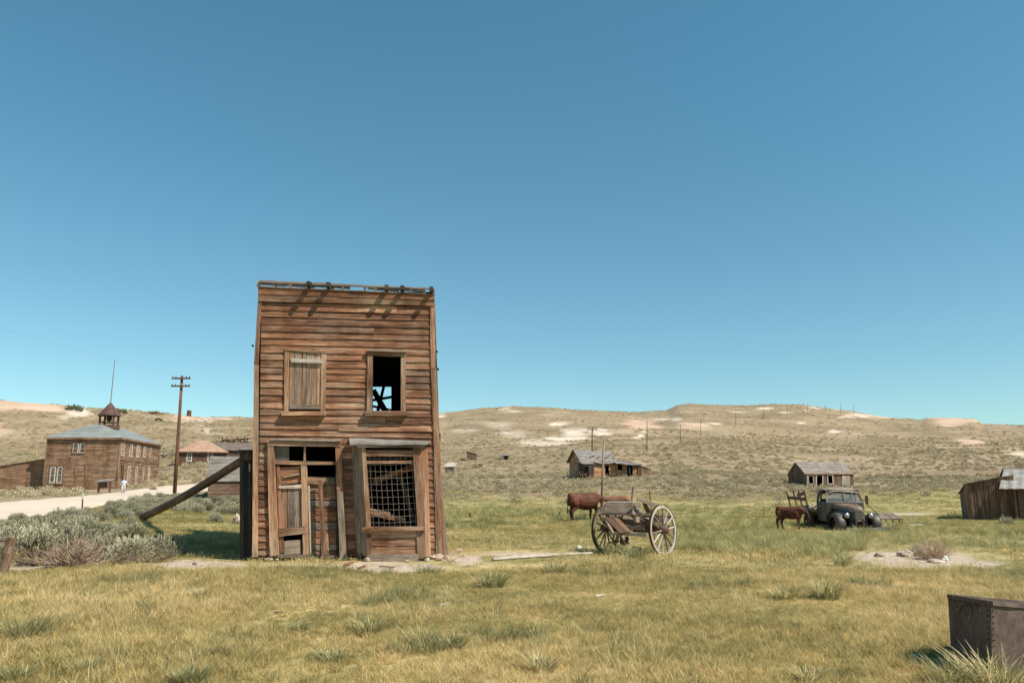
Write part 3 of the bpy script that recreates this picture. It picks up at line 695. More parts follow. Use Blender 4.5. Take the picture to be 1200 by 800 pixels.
# bay window, standing half a metre in front
P_ = .46
bay = MB()
def bpoly(mb, pts, th): mb.poly(pts, (0, 0, -th))
a, b, c_, d_ = HF.pt(*c2(574, 100), .0), HF.pt(*c2(1000, 118), .0), HF.pt(*c2(975, 128), P_ + .12), HF.pt(*c2(578, 128), P_ + .08)
bay = MB(); bay.board(a, b, c_ + Vector((0, 0, .0)), d_, (0, 0, 1), .045, 8, .01, .006); bayr = bay.build('bay_roof', M['tin'], hotel)
plank('bay_cornice', (c2(592, 130), c2(975, 134), c2(966, 152), c2(620, 150)), 'greywood', P_ + .07, .12, 8)
plank('bay_frame', (c2(652, 165), c2(908, 166), c2(908, 196), c2(656, 196)), off=P_, th=.09)
plank('bay_rail', (c2(664, 221), c2(908, 219), c2(908, 234), c2(665, 236)), off=P_ - .02, th=.05)
plank('bay_post', (c2(640, 150), c2(660, 150), c2(688, 566), c2(664, 566)), off=P_ + .01, th=.10, n=10)
plank('bay_post', (c2(906, 150), c2(934, 150), c2(960, 562), c2(930, 562)), off=P_ + .01, th=.10, n=10)
plank('bay_post', (c2(934, 146), c2(952, 146), c2(976, 720), c2(958, 720)), off=P_ - .02, th=.30, n=12)
plank('bay_post', (c2(600, 140), c2(622, 140), c2(640, 700), c2(618, 700)), off=P_ * .62, th=.10, n=10, mat='greywood')
for k, (o0, o1, x0, x1) in enumerate(((.0, P_ * .6, 590, 606), (P_ * .62, P_, 622, 642))):   # canted left side, board by board
    mb = MB(); t0 = HF.pt(*c2(x0 - 4, 142), o0); t1 = HF.pt(*c2(x1 + 2, 146), o1); b0 = HF.pt(*c2(x0 + 20, 700), o0); b1 = HF.pt(*c2(x1 + 26, 728), o1)
    nn = (b1 - b0).cross(t0 - b0).normalized(); mb.board(t0, b0, b1, t1, nn, .03, 8, .006, .003); mb.build('bay_side_board', M['greywood'], hotel)
mb = MB(); t0 = HF.pt(*c2(952, 146), P_ - .02); t1 = HF.pt(*c2(984, 146), .0); b0 = HF.pt(*c2(976, 722), P_ - .02); b1 = HF.pt(*c2(1002, 716), .0)
nn = (t1 - t0).cross(b0 - t0).normalized() * -1; mb.board(t0, b0, b1, t1, nn, .03, 8, .004, .003); mb.build('bay_side_board', M['hotel_trim'], hotel)
plank('bay_sill', (c2(640, 566), c2(966, 562), c2(970, 582), c2(640, 590)), off=P_ + .09, th=.22)
plank('bay_rail', (c2(664, 590), c2(944, 584), c2(946, 606), c2(666, 612)), off=P_ + .01, th=.05)
plank('bay_post', (c2(664, 600), c2(690, 600), c2(692, 738), c2(668, 740)), off=P_ + .015, th=.08, n=3)
plank('bay_post', (c2(924, 586), c2(958, 586), c2(970, 728), c2(932, 728)), off=P_ + .015, th=.08, n=3)
plank('bay_panel', (c2(688, 626), c2(926, 616), c2(928, 662), c2(688, 666)), 'hotel', off=P_ - .02, th=.02)
plank('bay_panel', (c2(688, 668), c2(928, 664), c2(930, 706), c2(690, 708)), 'hotel', off=P_ - .025, th=.02)
plank('bay_rail', (c2(690, 610), c2(926, 602), c2(926, 616), c2(690, 628)), off=P_ + .005, th=.04)
plank('bay_baseboard', (c2(668, 708), c2(934, 704), c2(936, 744), c2(668, 748)), 'greywood', off=P_ + .03, th=.08)
# things broken inside the bay
plank('broken_board', (c2(672, 318), c2(912, 236), c2(912, 268), c2(672, 360)), 'hotel', off=-.15, off2=-.15, th=.04, n=5, jit=.02, vert=False)
plank('broken_board', (c2(680, 474), c2(790, 486), c2(784, 528), c2(690, 494)), off=P_ - .22, th=.04, n=6, jit=.03, vert=False)
plank('broken_board', (c2(700, 480), c2(870, 520), c2(866, 550), c2(708, 512)), 'hotel', off=.1, th=.04, n=6, jit=.03, vert=False)
plank('broken_board', (c2(830, 300), c2(850, 296), c2(930, 560), c2(905, 560)), 'darkwood', off=-.1, th=.05, n=4)
wm = MB()
for k in range(9):
    t = k / 8.6 + .03; x0 = 672 + (905 - 672) * t; x1 = 696 + (932 - 696) * t
    pts = [HF.pt(*c2(x0 + (x1 - x0) * q / 6 + uni(-1.5, 1.5), 190 + (562 - 190) * q / 6), P_ - .07 + uni(-.01, .01)) for q in range(7)]
    wm.tube(pts, .0042, 4)
for k in range(11):
    y = 208 + k * 33.5 + uni(-2, 2); sag = 4
    pts = [HF.pt(*c2(664 + (y - 190) * .065 + 248 * q / 8, y + sag * math.sin(q / 8 * 3.1) - 6 * q / 8 + uni(-1.2, 1.2)), P_ - .062 + uni(-.008, .008)) for q in range(9)]
    wm.tube(pts, .0042, 4)
wm.build('wire_mesh', M['wire'], hotel)
# body behind the front: side walls, rear wall with its hole, floor and roof
NB = -HF.n; DEP = 8.0
TLp, TRp, BLp, BRp = HF.pt(303, 352, -.06), HF.pt(507.5, 358, -.06), HF.pt(298, 652, -.06), HF.pt(517, 652, -.06)
for (B_, T_, sgn) in ((BLp, TLp, -1), (BRp, TRp, 1)):
    mb = MB(); nr_ = HF.d * sgn
    for k in range(26):
        t0, t1 = k / 26, (k + .96) / 26
        p0, p1 = B_.lerp(T_, t0), B_.lerp(T_, t1)
        if T_.z * t0 > 5.9: continue
        q0, q1 = p0 + NB * DEP, p1 + NB * DEP
        dz = .10 * max(0, t1 - .6); q1 = q1 - Vector((0, 0, dz)); q0 = q0 - Vector((0, 0, .10 * max(0, t0 - .6)))
        mb.board(p0, q0, q1, p1, nr_, .03, 6, .004, .004)
    mb.build('side_siding', M['hotel'], hotel, kind='stuff')
    mb = MB(); mb.board(B_ - nr_ * .05, B_ - nr_ * .05 + NB * DEP, T_ - nr_ * .05 + NB * DEP, T_ - nr_ * .05, nr_, .03); mb.build('side_sheathing', M['dark_in'], hotel)
BF = Fac(HF.P + NB * DEP, A6)
hx = [437, 459]
sheath(BF, lambda y: 322, lambda y: 492, [436.5, 458.5], [385, 453, 482, 630], [(436.5, 453, 458.5, 482)], 0, .04, hotel, 'rear_wall', 'dark_in')
for q in (((435, 458), (440, 455), (457, 484), (449, 484)), ((448, 453), (451, 453), (444, 484), (440, 484)), ((436, 467), (460, 463), (460, 466), (436, 470)), ((436, 474), (459, 479), (459, 481), (436, 477))):
    plank('rear_brace', q, 'black', .05, .06, 2, .01, fac=BF)
mb = MB(); z2 = HF.sz(400, 506)[1]
mb.board(HF.w(.1, z2, -.1), HF.w(4.3, z2, -.1), HF.w(4.3, z2, -DEP), HF.w(.1, z2, -DEP), (0, 0, 1), .15); mb.build('upper_floor', M['dark_in'], hotel)
mb = MB(); a = TLp + Vector((0, 0, -.1)); b = TRp + Vector((0, 0, -.1)); mb.board(a, b, b + NB * DEP - Vector((0, 0, .35)), a + NB * DEP - Vector((0, 0, .35)), (0, 0, 1), .08); mb.build('roof', M['dark_in'], hotel)
# narrow lean-to of upright boards against the left side; its dark wood carries the hotel's shade
for k in range(3):
    x0 = 281 + k * 4.8
    plank('annex_board', ((x0, 529), (x0 + 4.5, 529), (x0 + 4.5, 655), (x0, 655)), 'darkwood', -.30 - .02 * (k % 2), .03, 6)
mb = MB(); a = HF.pt(281, 529, -.32); b = HF.pt(281, 655, -.32); mb.board(a, b, b + NB * 2.2, a + NB * 2.2, -HF.d, .03, 2); mb.build('annex_side', M['darkwood'], hotel)
plank('annex_cap', ((278.5, 526.5), (297, 526.5), (297, 530.5), (278.5, 530.5)), 'darkwood', -.22, .5, 2)
plank('annex_batten', ((291.6, 543), (293.2, 543), (293.4, 552), (291.8, 552)), 'palewood', -.10, .02, 1)
# footing stones
for k, (x, y, s_) in enumerate(((316, 653, .10), (325, 655, .08), (430, 657, .13), (500, 656, .12), (507, 653, .14), (515, 655, .15), (524, 655, .11), (477, 658, .09), (400, 655, .09), (364, 654, .08))):
    g = HF.pt(x, y, .1 if x < 428 or x > 500 else P_ + .05); mb = MB(); c = Vector((g.x, g.y, H(g.x, g.y) + s_ * .35)); s_ *= .8; mb.ell(c, s_, s_ * .8, s_ * .45, 9, 6)
    for i_, v in enumerate(mb.v): mb.v[i_] = v + (v - c) * mnoise.noise(v * 9) * 1.1
    mb.build('footing_stone', M['rock'], hotel)
# the long log that props the leaning hotel
la = G(167, 609); la.z += .12; lb = HF.pt(293, 533.5, -.12); mb = MB(); n_ = 12
mb.tube([la.lerp(lb, k / n_) + Vector((0, 0, -.10 * math.sin(k / n_ * math.pi))) for k in range(n_ + 1)], [.165 - .06 * k / n_ + uni(-.006, .006) for k in range(n_ + 1)], 10)
o = mb.build('prop_log', M['shedwood'], smooth=True); setorigin(o, la); tag(o, 'long weathered log propped slantwise against the left side of the leaning hotel', 'log')
# ------------------------------------------------------------------ generic board walls for the other buildings
def span(poly, z):
    xs = []
    for k in range(len(poly)):
        (a, za), (b, zb) = poly[k], poly[(k + 1) % len(poly)]
        if (za - z) * (zb - z) <= 0 and za != zb: xs.append(a + (b - a) * (z - za) / (zb - za))
        elif za == z: xs.append(a)
    return (min(xs), max(xs)) if xs else None
def wallboards(mb, O, d, n, poly, opens=(), step=.2, vertical=False, th=.025, jit=.004, gap=.0, tilt=.014, off=0):
    """boards over a convex polygon (s,z) in the plane through O along d with outward normal n"""
    O, d, n = Vector(O), Vector(d), Vector(n); Z = Vector((0, 0, 1))
    if vertical: poly = [(z, s) for s, z in poly]; opens = [(o[1], o[0], o[3], o[2]) for o in opens]
    z0 = min(p[1] for p in poly); z1 = max(p[1] for p in poly); k = z0
    W_ = (lambda a, z, o: O + d * z + Z * a + n * o) if vertical else (lambda a, z, o: O + d * a + Z * z + n * o)
    while k < z1 - .01:
        st = min(step * uni(.88, 1.12), z1 - k); e = .0015
        A = span(poly, k + e); B = span(poly, k + st - e)
        if A and B:
            zc = k + st / 2; segs = [(A[0], B[0], A[1], B[1])]
            for (x0, y0, x1, y1) in opens:
                if y0 < zc < y1:
                    ns = []
                    for (a0, b0, a1, b1) in segs:
                        if a1 <= x0 or a0 >= x1: ns.append((a0, b0, a1, b1)); continue
                        if a0 < x0: ns.append((a0, b0, x0, x0))
                        if a1 > x1: ns.append((x1, x1, a1, b1))
                    segs = ns
            for (a0, b0, a1, b1) in segs:
                if a1 - a0 < .03: continue
                pr = uni(0, .01) + off
                mb.board(W_(a0, k, pr + (0 if vertical else tilt)), W_(a1, k, pr + (0 if vertical else tilt)), W_(b1, k + st - gap, pr), W_(b0, k + st - gap, pr), n if not vertical else n, th, 3 if a1 - a0 > 2 else 1, jit, .002)
        k += st
class House:
    """local x along the front, y to the back, z up; P is the ground under the front left corner"""
    def __init__(s, name, label, cat, P, ang, w, d, h, rise, mode, wall, roof, step=.2, vertical=False, opens=(), oh=.25, group=None, sink=.5, trim=None, roof_step=.45, hl=None, gap=0, wopens=()):
        s.root = thing(name, label, cat, P, ang, group); s.M = ROOTM[s.root.name]; s.w, s.d, s.h = w, d, h
        s.fac = Fac(Vector(P), ang); s.P = Vector(P); hl = h if hl is None else hl        # hl: height of the left eave for mono roofs
        X, Y = Vector((1, 0, 0)), Vector((0, 1, 0))
        ops = [s.rect(*o) for o in opens]
        if mode in ('gx', 'hip', 'flat'): fr = [(0, -sink), (w, -sink), (w, h), (0, h)]; bk = fr
        elif mode == 'gy': fr = [(0, -sink), (w, -sink), (w, h), (w / 2, h + rise), (0, h)]; bk = fr
        elif mode == 'mono': fr = [(0, -sink), (w, -sink), (w, h), (0, hl)]; bk = [(0, -sink), (w, -sink), (w, hl), (0, h)]
        elif mode == 'back': fr = [(0, -sink), (w, -sink), (w, h), (0, h)]; bk = [(0, -sink), (w, -sink), (w, h + rise), (0, h + rise)]
        if mode == 'gx': sl = [(0, -sink), (d, -sink), (d, h), (d / 2, h + rise), (0, h)]; sr = sl
        elif mode == 'mono': sl = [(0, -sink), (d, -sink), (d, hl), (0, hl)]; sr = [(0, -sink), (d, -sink), (d, h), (0, h)]
        elif mode == 'back': sl = [(0, -sink), (d, -sink), (d, h), (0, h + rise)]; sr = [(0, -sink), (d, -sink), (d, h + rise), (0, h)]
        else: sl = [(0, -sink), (d, -sink), (d, h), (0, h)]; sr = sl
        mb = MB(); kw = dict(step=step, vertical=vertical, gap=gap)
        wallboards(mb, (0, 0, 0), X, -Y, fr, ops, **kw)
        wallboards(mb, (w, d, 0), -X, Y, bk, (), **kw)
        wallboards(mb, (0, d, 0), -Y, -X, sl, (), **kw)
        wallboards(mb, (w, 0, 0), Y, X, sr, list(wopens), **kw)
        mb.build('siding', wall, s.root, local=True, kind='stuff')
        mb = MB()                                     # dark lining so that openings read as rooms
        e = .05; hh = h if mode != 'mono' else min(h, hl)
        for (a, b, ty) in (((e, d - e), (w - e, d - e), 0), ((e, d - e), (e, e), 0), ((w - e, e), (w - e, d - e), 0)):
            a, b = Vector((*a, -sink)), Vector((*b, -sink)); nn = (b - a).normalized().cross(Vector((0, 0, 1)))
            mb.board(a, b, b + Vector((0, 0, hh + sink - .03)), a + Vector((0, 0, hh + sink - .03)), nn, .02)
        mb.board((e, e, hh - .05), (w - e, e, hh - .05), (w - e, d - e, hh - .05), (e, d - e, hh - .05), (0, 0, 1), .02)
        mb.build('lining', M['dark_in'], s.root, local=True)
        mb = MB(); o = oh; t = .07
        def slope_(a, b, c, d_):
            """a-b eave, d_-c ridge, as overlapping courses"""
            a, b, c, d_ = map(Vector, (a, b, c, d_)); nn = (b - a).cross(d_ - a).normalized()
            if nn.z < 0: nn = -nn
            ln = max((d_ - a).length, (c - b).length); nc = max(2, int(ln / roof_step)) if roof_step else 1
            for k in range(nc):
                t0, t1 = k / nc, min(1, (k + 1.12) / nc)
                mb.board(a.lerp(d_, t0) + nn * .02, b.lerp(c, t0) + nn * .02, b.lerp(c, t1), a.lerp(d_, t1), nn, .025, 4, .012, .006)
        if mode == 'gx':
            k = rise / (d / 2); z_e = h - o * k
            slope_((-o, -o, z_e), (w + o, -o, z_e), (w + o, d / 2, h + rise + .02), (-o, d / 2, h + rise + .02)); slope_((w + o, d + o, z_e), (-o, d + o, z_e), (-o, d / 2, h + rise + .02), (w + o, d / 2, h + rise + .02))
        elif mode == 'gy':
            k = rise / (w / 2); z_e = h - o * k
            slope_((-o, d + o, z_e), (-o, -o, z_e), (w / 2, -o, h + rise + .02), (w / 2, d + o, h + rise + .02)); slope_((w + o, -o, z_e), (w + o, d + o, z_e), (w / 2, d + o, h + rise + .02), (w / 2, -o, h + rise + .02))
        elif mode == 'mono':
            g = (h - hl) / w; A = hl - o * g + .03; B = h + o * g + .03
            slope_((-o, d + o, A), (-o, -o, A), (w + o, -o, B), (w + o, d + o, B))
        elif mode == 'back':
            g = rise / d; slope_((-o, -o, h - o * g + .03), (w + o, -o, h - o * g + .03), (w + o, d + o, h + rise + o * g + .03), (-o, d + o, h + rise + o * g + .03))
        elif mode == 'hip':
            q = min(w, d) / 2 * .82; z_e = h - .02; r0 = Vector((q, q, h + rise)) ; pts = [(-o, -o, z_e), (w + o, -o, z_e), (w + o, d + o, z_e), (-o, d + o, z_e)]; rg = [(q, q, h + rise), (w - q, q, h + rise), (w - q, d - q, h + rise), (q, d - q, h + rise)]
            for k in range(4):
                slope_(pts[k], pts[(k + 1) % 4], rg[(k + 1) % 4], rg[k])
            mb.board(rg[0], rg[1], rg[2], rg[3], (0, 0, 1), .03)
        s.roof = mb.build('roof', roof, s.root, local=True)
        if trim:
            for (x, y) in ((0, 0), (w, 0), (0, d), (w, d)):
                mb = MB()
                zz = hl if (mode == 'mono' and x == 0) else h
                if mode == 'back' and y: zz = h + rise
                mb.bar((x, y, -sink), (x, y, zz), .14, .14, (1, 0, 0)); mb.build('corner_board', trim, s.root, local=True)
            if mode in ('hip', 'gx'):
                mb = MB(); mb.bar((-oh, -oh + .02, h - .12), (w + oh, -oh + .02, h - .12), .04, .2); mb.bar((w + oh - .02, -oh, h - .12), (w + oh - .02, d + oh, h - .12), .04, .2); mb.build('eave_board', trim, s.root, local=True)
    def rect(s, x0, y0, x1, y1):
        a = s.fac.sz(x0, y1); b = s.fac.sz(x1, y0); return (a[0], a[1] - s.P.z, b[0], b[1] - s.P.z)
def win(root, fac, px0, py0, px1, py1, frame, nv=1, nh=1, pane='glass', fw=.09, name='window', off=.05, mw=.045):
    a = fac.sz(px0, py1); b = fac.sz(px1, py0); s0, z0, s1, z1 = a[0], a[1], b[0], b[1]
    mb = MB(); w = fac.w; ex = [(s0, s1)]
    def bb(u0, v0, u1, v1, o, th): mb.board(w(u0, v0, o), w(u1, v0, o), w(u1, v1, o), w(u0, v1, o), fac.n, th)
    bb(s0, z1 - fw, s1, z1, off, .08); bb(s0, z0, s1, z0 + fw, off + .03, .11); bb(s0, z0 + fw, s0 + fw, z1 - fw, off - .003, .08); bb(s1 - fw, z0 + fw, s1, z1 - fw, off - .003, .08)
    o = mb.build(name, frame, root); mb = MB()
    for k in range(nv): c = s0 + (s1 - s0) * (k + 1) / (nv + 1); mb.board(w(c - mw / 2, z0 + fw, off - .02), w(c + mw / 2, z0 + fw, off - .02), w(c + mw / 2, z1 - fw, off - .02), w(c - mw / 2, z1 - fw, off - .02), fac.n, .04)
    for k in range(nh): c = z0 + (z1 - z0) * (k + 1) / (nh + 1); mb.board(w(s0 + fw, c - mw / 2, off - .024), w(s1 - fw, c - mw / 2, off - .024), w(s1 - fw, c + mw / 2, off - .024), w(s0 + fw, c + mw / 2, off - .024), fac.n, .036)
    if mb.v: mb.build('glazing_bar', frame, o)
    if pane:
        mb = MB(); bb(s0 + fw, z0 + fw, s1 - fw, z1 - fw, off - .045, .006); mb.build('pane', M[pane], o)
    return o
# ------------------------------------------------------------------ schoolhouse on the left
PA, PB, PC = GD(50, 94), GD(136.5, 95), GD(181, 110)
angS = math.atan2(PB.y - PA.y, PB.x - PA.x); P0 = Vector((PA.x, PA.y, min(PA.z, PB.z)))
wS = (PB - PA).xy.length; fL = Fac(P0, angS); hS = fL.pt(60, 512).z - P0.z
dS = (PC - PB).xy.length
lw_ = [(84, 517, 102, 532), (57, 545, 75, 567)]
school = House('schoolhouse', 'two storey brown timber schoolhouse with blue grey hip roof and a belfry', 'building', P0, angS, wS, dS, hS, 1.75, 'hip', M['school'], M['blueroof'], step=.21, oh=.32, trim=M['school'], roof_step=1.1, sink=1.0)
sr = school.root
win(sr, fL, 84, 517.5, 102, 531.5, M['school'], 0, 0, None, .12, 'window_surround', .07)
win(sr, fL, 85, 519, 92.8, 530.5, M['white'], 0, 0, 'glass', .07, off=.06); win(sr, fL, 93.2, 519, 101, 530.5, M['white'], 0, 0, 'glass', .07, off=.06)
win(sr, fL, 56.5, 545.5, 75.5, 567, M['school'], 0, 0, None, .12, 'window_surround', .07)
win(sr, fL, 57.8, 547, 65.8, 565.8, M['white'], 0, 1, 'glass', .08, off=.06); win(sr, fL, 66.2, 547, 74.2, 565.8, M['white'], 0, 1, 'glass', .08, off=.06)
plank('old_doorway_trim', rectq(88, 544, 89.4, 569), 'school', .05, .04, 2, parent=sr, fac=fL); plank('old_doorway_trim', rectq(99, 544, 100.4, 569), 'school', .05, .04, 2, parent=sr, fac=fL); plank('old_doorway_trim', rectq(88, 543, 100.4, 544.4), 'school', .055, .04, 2, parent=sr, fac=fL)
fR = Fac(school.fac.w(wS, 0), angS + math.pi / 2)
def wr(x, y0, y1, w_, **k): return win(sr, fR, x - w_, y0, x + w_, y1, M['palewood'], 1, 1, 'reflection_pane', .16, off=.05, **k)
for x, yt, yb in ((144, 518, 534), (153.5, 520, 535), (161.5, 521.5, 535.5), (169.5, 523, 536), (176, 524.5, 536.5)): wr(x, yt, yb, 2.6 - (x - 144) * .03)
for x, yt, yb in ((150.5, 546, 568), (159.5, 546.5, 566.5), (167.5, 547, 565.5), (174.5, 547.5, 564.5)): wr(x, yt, yb, 2.7 - (x - 144) * .03)
win(sr, fR, 141.2, 543, 146, 572, M['school'], 0, 0, 'dark_in' if False else None, .12, 'door_frame'); plank('door', rectq(141.8, 545, 145.4, 572), 'dark_in', .035, .02, 1, 0, 0, parent=sr, fac=fR)
za = fR.sz(150, 541)[1]; mb = MB(); mb.board(fR.w(.1, za, .05), fR.w(dS, za, .05), fR.w(dS, za + .22, .05), fR.w(.1, za + .22, .05), fR.n, .05); mb.build('belt_board', M['school'], sr)
mb = MB(); b0 = fR.sz(147, 571)
for k in range(3): mb.board(fR.w(1, P0.z + .35 + .0 - k * .17, .3 + .3 * k), fR.w(6.5, P0.z + .35 - k * .17, .3 + .3 * k), fR.w(6.5, P0.z + .35 - k * .17, .0), fR.w(1, P0.z + .35 - k * .17, .0), (0, 0, 1), .12)
mb.build('steps', M['greywood'], sr)
# belfry
cz = hS + 1.75; cw = 1.05; cx, cy = 2.0, 2.0
_f = Fac(school.fac.w(0, 0, -4.6), angS); cs = _f.sz(127.6, 497)[0]; ce = _f.sz(128, 486)[1] - P0.z; ca = _f.sz(128, 471.5)[1] - P0.z; ct = _f.sz(134.7, 421); cb = _f.sz(128, 499)[1] - P0.z - .3
for sx in (-1, 1):
    for sy in (-1, 1): mb = MB(); mb.bar((cs + sx * .8, 4.6 + sy * .8, cb), (cs + sx * .8, 4.6 + sy * .8, ce), .2, .2, (1, 0, 0)); mb.build('belfry_post', M['rustroof'], sr, local=True)
mb = MB(); mb.box((cs, 4.6, cb + .15), 2.0, 2.0, .5); mb.box((cs, 4.6, cb + .75), 1.75, 1.75, .1); mb.build('belfry_base', M['houseb'], sr, local=True)
mb = MB(); mb.loft([[(cs + q * r * .3, 4.6 + q * r * .0 * 0 + 0, 0) for q in (0, 0)] for r in (0, 0)] if False else [[(cs + R_ * math.cos(math.pi / 4 + k * math.pi / 4), 4.6 + R_ * math.sin(math.pi / 4 + k * math.pi / 4), z) for k in range(8)] for R_, z in ((1.42, ce - .12), (1.38, ce), (.95, ce + (ca - ce) * .33), (.5, ce + (ca - ce) * .68), (.07, ca))]); mb.build('belfry_roof', M['rustroof'], sr, local=True)
mb = MB(); mb.ell((cs, 4.6, (ce + cb) / 2 + .4), .35, .35, .4); mb.build('bell', M['iron'], sr, local=True, smooth=True)
mb = MB(); mb.tube([(cs, 4.6, ca - .2), (ct[0], 4.6, ct[1] - P0.z)], [.075, .035], 6); mb.build('flagpole', M['greywood'], sr, local=True)
# lean-to at its left
lfac = Fac(P0 + Vector((0, 1.6, 0)), angS)
a0 = lfac.sz(-60, 572)[0]; e0 = lfac.sz(52, 536.5); lx = (e0[0] + .2); slope0 = lfac.sz(0, 545)
g_ = (e0[1] - slope0[1]) / (e0[0] - slope0[0]); Wl = lx - a0
Pl = lfac.w(a0, P0.z)
lean = House('school_lean_to', 'low brown timber lean-to with sloping roof joined to the left side of the schoolhouse', 'shed', Pl, angS, Wl, 5.0, e0[1] - P0.z - .1, 0, 'mono', M['school'], M['shingle'], step=.21, oh=.15, sink=1.0, hl=max(1.0, e0[1] - P0.z - .1 - g_ * Wl))
win(lean.root, lean.fac, 30, 560, 40, 569, M['school'], 0, 0, 'glass', .08, 'hatch')
# notice shelter beside the school
kp = G(124, 577); kf = Fac(kp, 0); kz = lambda py: kf.sz(124, py)[1]; kx = lambda px: kf.sz(px, 570)[0]
ks = thing('notice_shelter', 'small roofed wooden trailside shelter standing beside the schoolhouse corner', 'shelter', kp)
mb = MB(); mb.board(kf.w(kx(113), kz(564.5), .5), kf.w(kx(131), kz(563), .5), kf.w(kx(131.5), kz(560.5), -.5), kf.w(kx(113.5), kz(561.5), -.5), (0, -.3, 1), .08, 2); mb.build('roof', M['shingle'], ks)
for x in (116, 129): mb = MB(); p = kf.w(kx(x), 0, 0); mb.bar((p.x, p.y, kp.z - .3), (p.x, p.y, kz(563)), .14, .14, (1, 0, 0)); mb.build('post', M['houseb'], ks)
mb = MB(); mb.board(kf.w(kx(115.5), kz(571), .1), kf.w(kx(126), kz(571), .1), kf.w(kx(126), kz(564.5), .1), kf.w(kx(115.5), kz(564.5), .1), kf.n, .08, 2); mb.build('notice_panel', M['shedwood'], ks)
# ------------------------------------------------------------------ houses up the left slope
def front(px0, px1, D0, D1=None):
    A, B = GD(px0, D0), GD(px1, D1 or D0); P = Vector((A.x, A.y, min(A.z, B.z))); return P, math.atan2(B.y - A.y, B.x - A.x), (B - A).xy.length
P, an, w = front(209, 264, 140, 143); f = Fac(P, an); h = f.pt(235, 529).z - P.z
hs = House('hip_roof_house', 'small brown house with peach rusted hip roof behind the utility pole', 'house', P, an, w, 8, h, f.pt(233, 516.5).z - P.z - h + .3, 'hip', M['houseb'], M['peachroof'], step=.25, oh=.5, roof_step=1.2, sink=1.5, trim=M['houseb'])
for x0, x1 in ((218.5, 225.5), (243, 250)): win(hs.root, hs.fac, x0, 529.5, x1, 540.5, M['white'], 1, 1, 'glass', .14, off=.06)
P, an, w = front(250, 300, 150, 152); f = Fac(P, an); h = f.pt(270, 526.5).z - P.z
House('gable_house', 'low brown house with grey ridge roof partly hidden behind the leaning hotel', 'house', P, an, w, 7, h, 1.5, 'gx', M['houseb'], M['shedroof'], step=.25, oh=.4, roof_step=.8, sink=1.5)
P, an, w = front(243, 300, 56, 57); f = Fac(P, an); h = f.pt(262, 562.5).z - P.z
ns = House('sagging_shed', 'sagging grey brown board shed with wide shingled roof just left of the leaning hotel', 'shed', P, an, w, 5.0, h, f.pt(262, 537).z - P.z - h + .22, 'gx', M['houseb'], M['shingle'], step=.27, oh=.12, roof_step=.4, sink=.8, gap=.02)
# lumber, tank and ruins on the slope
def pile(name, label, cat, px, py, wpx, hpx, n, mat, seed):
    random.seed(seed); g = G(px, py); sc = g.y / F; t = thing(name, label, cat, g); 
    for k in range(n):
        mb = MB(); x = uni(-.5, .5) * wpx * sc; l = uni(.25, .6) * wpx * sc; z = uni(.05, .9) * hpx * sc
        mb.bar((g.x + x - l / 2, g.y + uni(-1, 1), g.z + z * uni(.1, 1)), (g.x + x + l / 2, g.y + uni(-1, 1), g.z + z * uni(.2, 1)), uni(.15, .4), uni(.12, .35)); mb.build('timber', mat, t)
        if k % 3 == 0: mb = MB(); mb.bar((g.x + x, g.y, g.z - .3), (g.x + x + uni(-.4, .4), g.y, g.z + hpx * sc * uni(.7, 1.1)), .18, .18, (1, 0, 0)); mb.build('post', mat, t)
    return t
pile('timber_pile', 'dark tangle of fallen timbers on the slope above the grey roofed house', 'lumber pile', 276, 519, 34, 8, 16, M['shedwood'], 3)
pile('board_pile', 'grey board heap on the slope between schoolhouse and hip roofed house', 'lumber pile', 195, 536, 14, 8, 9, M['greywood'], 4)
pile('ruined_timbers', 'low dark ruin of timbers along the ridge right of the belfry', 'ruin', 176, 485, 24, 3.5, 12, M['shedwood'], 5)
random.seed(9)
g = G(221.5, 487.5); sc = g.y / F; t = thing('ridge_tank', 'small round wooden water tank on the ridge above the hip roofed house', 'water tank', g)
mb = MB(); mb.tube([(g.x, g.y, g.z + .3), (g.x, g.y, g.z + 6.4 * sc)], [1.1, 1.0], 12); mb.build('tank_shell', M['shedwood'], t)
mb = MB(); mb.tube([(g.x, g.y, g.z + 6.4 * sc), (g.x, g.y, g.z + 6.9 * sc)], [1.15, .9], 12); mb.build('lid', M['greywood'], t)
mb = MB(); mb.box((g.x, g.y, g.z), 1.9, 1.9, .7); mb.build('stand', M['shedwood'], t)
# ------------------------------------------------------------------ cabins across the valley
P, an, w = front(683, 745, 104, 106); f = Fac(P, an)
h = f.pt(700, 539).z - P.z
cabin = thing('collapsing_cabin', 'collapsing cabin of peeling orange boards with grey roofs beyond the wagon', 'cabin', P, an)
M_ = ROOTM[cabin.name]
def part_house(P, an, w, d, h, rise, mode, wall, roof, opens=(), **k):
    hh = House('tmp', '', '', P, an, w, d, h, rise, mode, wall, roof, opens=opens, **k)
    for c in list(hh.root.children):
        wm_ = ROOTM[hh.root.name]; c.data.transform(M_.inverted() @ wm_); c.parent = cabin; ROOTM[c.name] = M_
    ROOTM.pop(hh.root.name, None); bpy.data.objects.remove(hh.root)
    return hh
w1 = f.sz(722, 550)[0]
part_house(P, an, w1, 5.0, h, f.pt(700, 530).z - P.z - h + .45, 'gx', M['cabinwood'], M['shedroof2'], opens=((709, 543, 713.4, 557),), step=.24, oh=.35, sink=.8, roof_step=.5)
Pr = f.w(w1 + .01, P.z, .15)
part_house(Pr, an, f.sz(746, 550)[0] - w1, 4.6, f.pt(740, 543.5).z - P.z, .75, 'back', M['cabinwood'], M['greywood'], opens=((724.5, 543.5, 729.5, 549.5), (735.5, 544.2, 741, 557)), step=.24, oh=.4, sink=.8, roof_step=.5)
Pr = f.w(f.sz(746.5, 550)[0], P.z, .3); wv = f.sz(760.5, 550)[0] - f.sz(747.5, 550)[0]
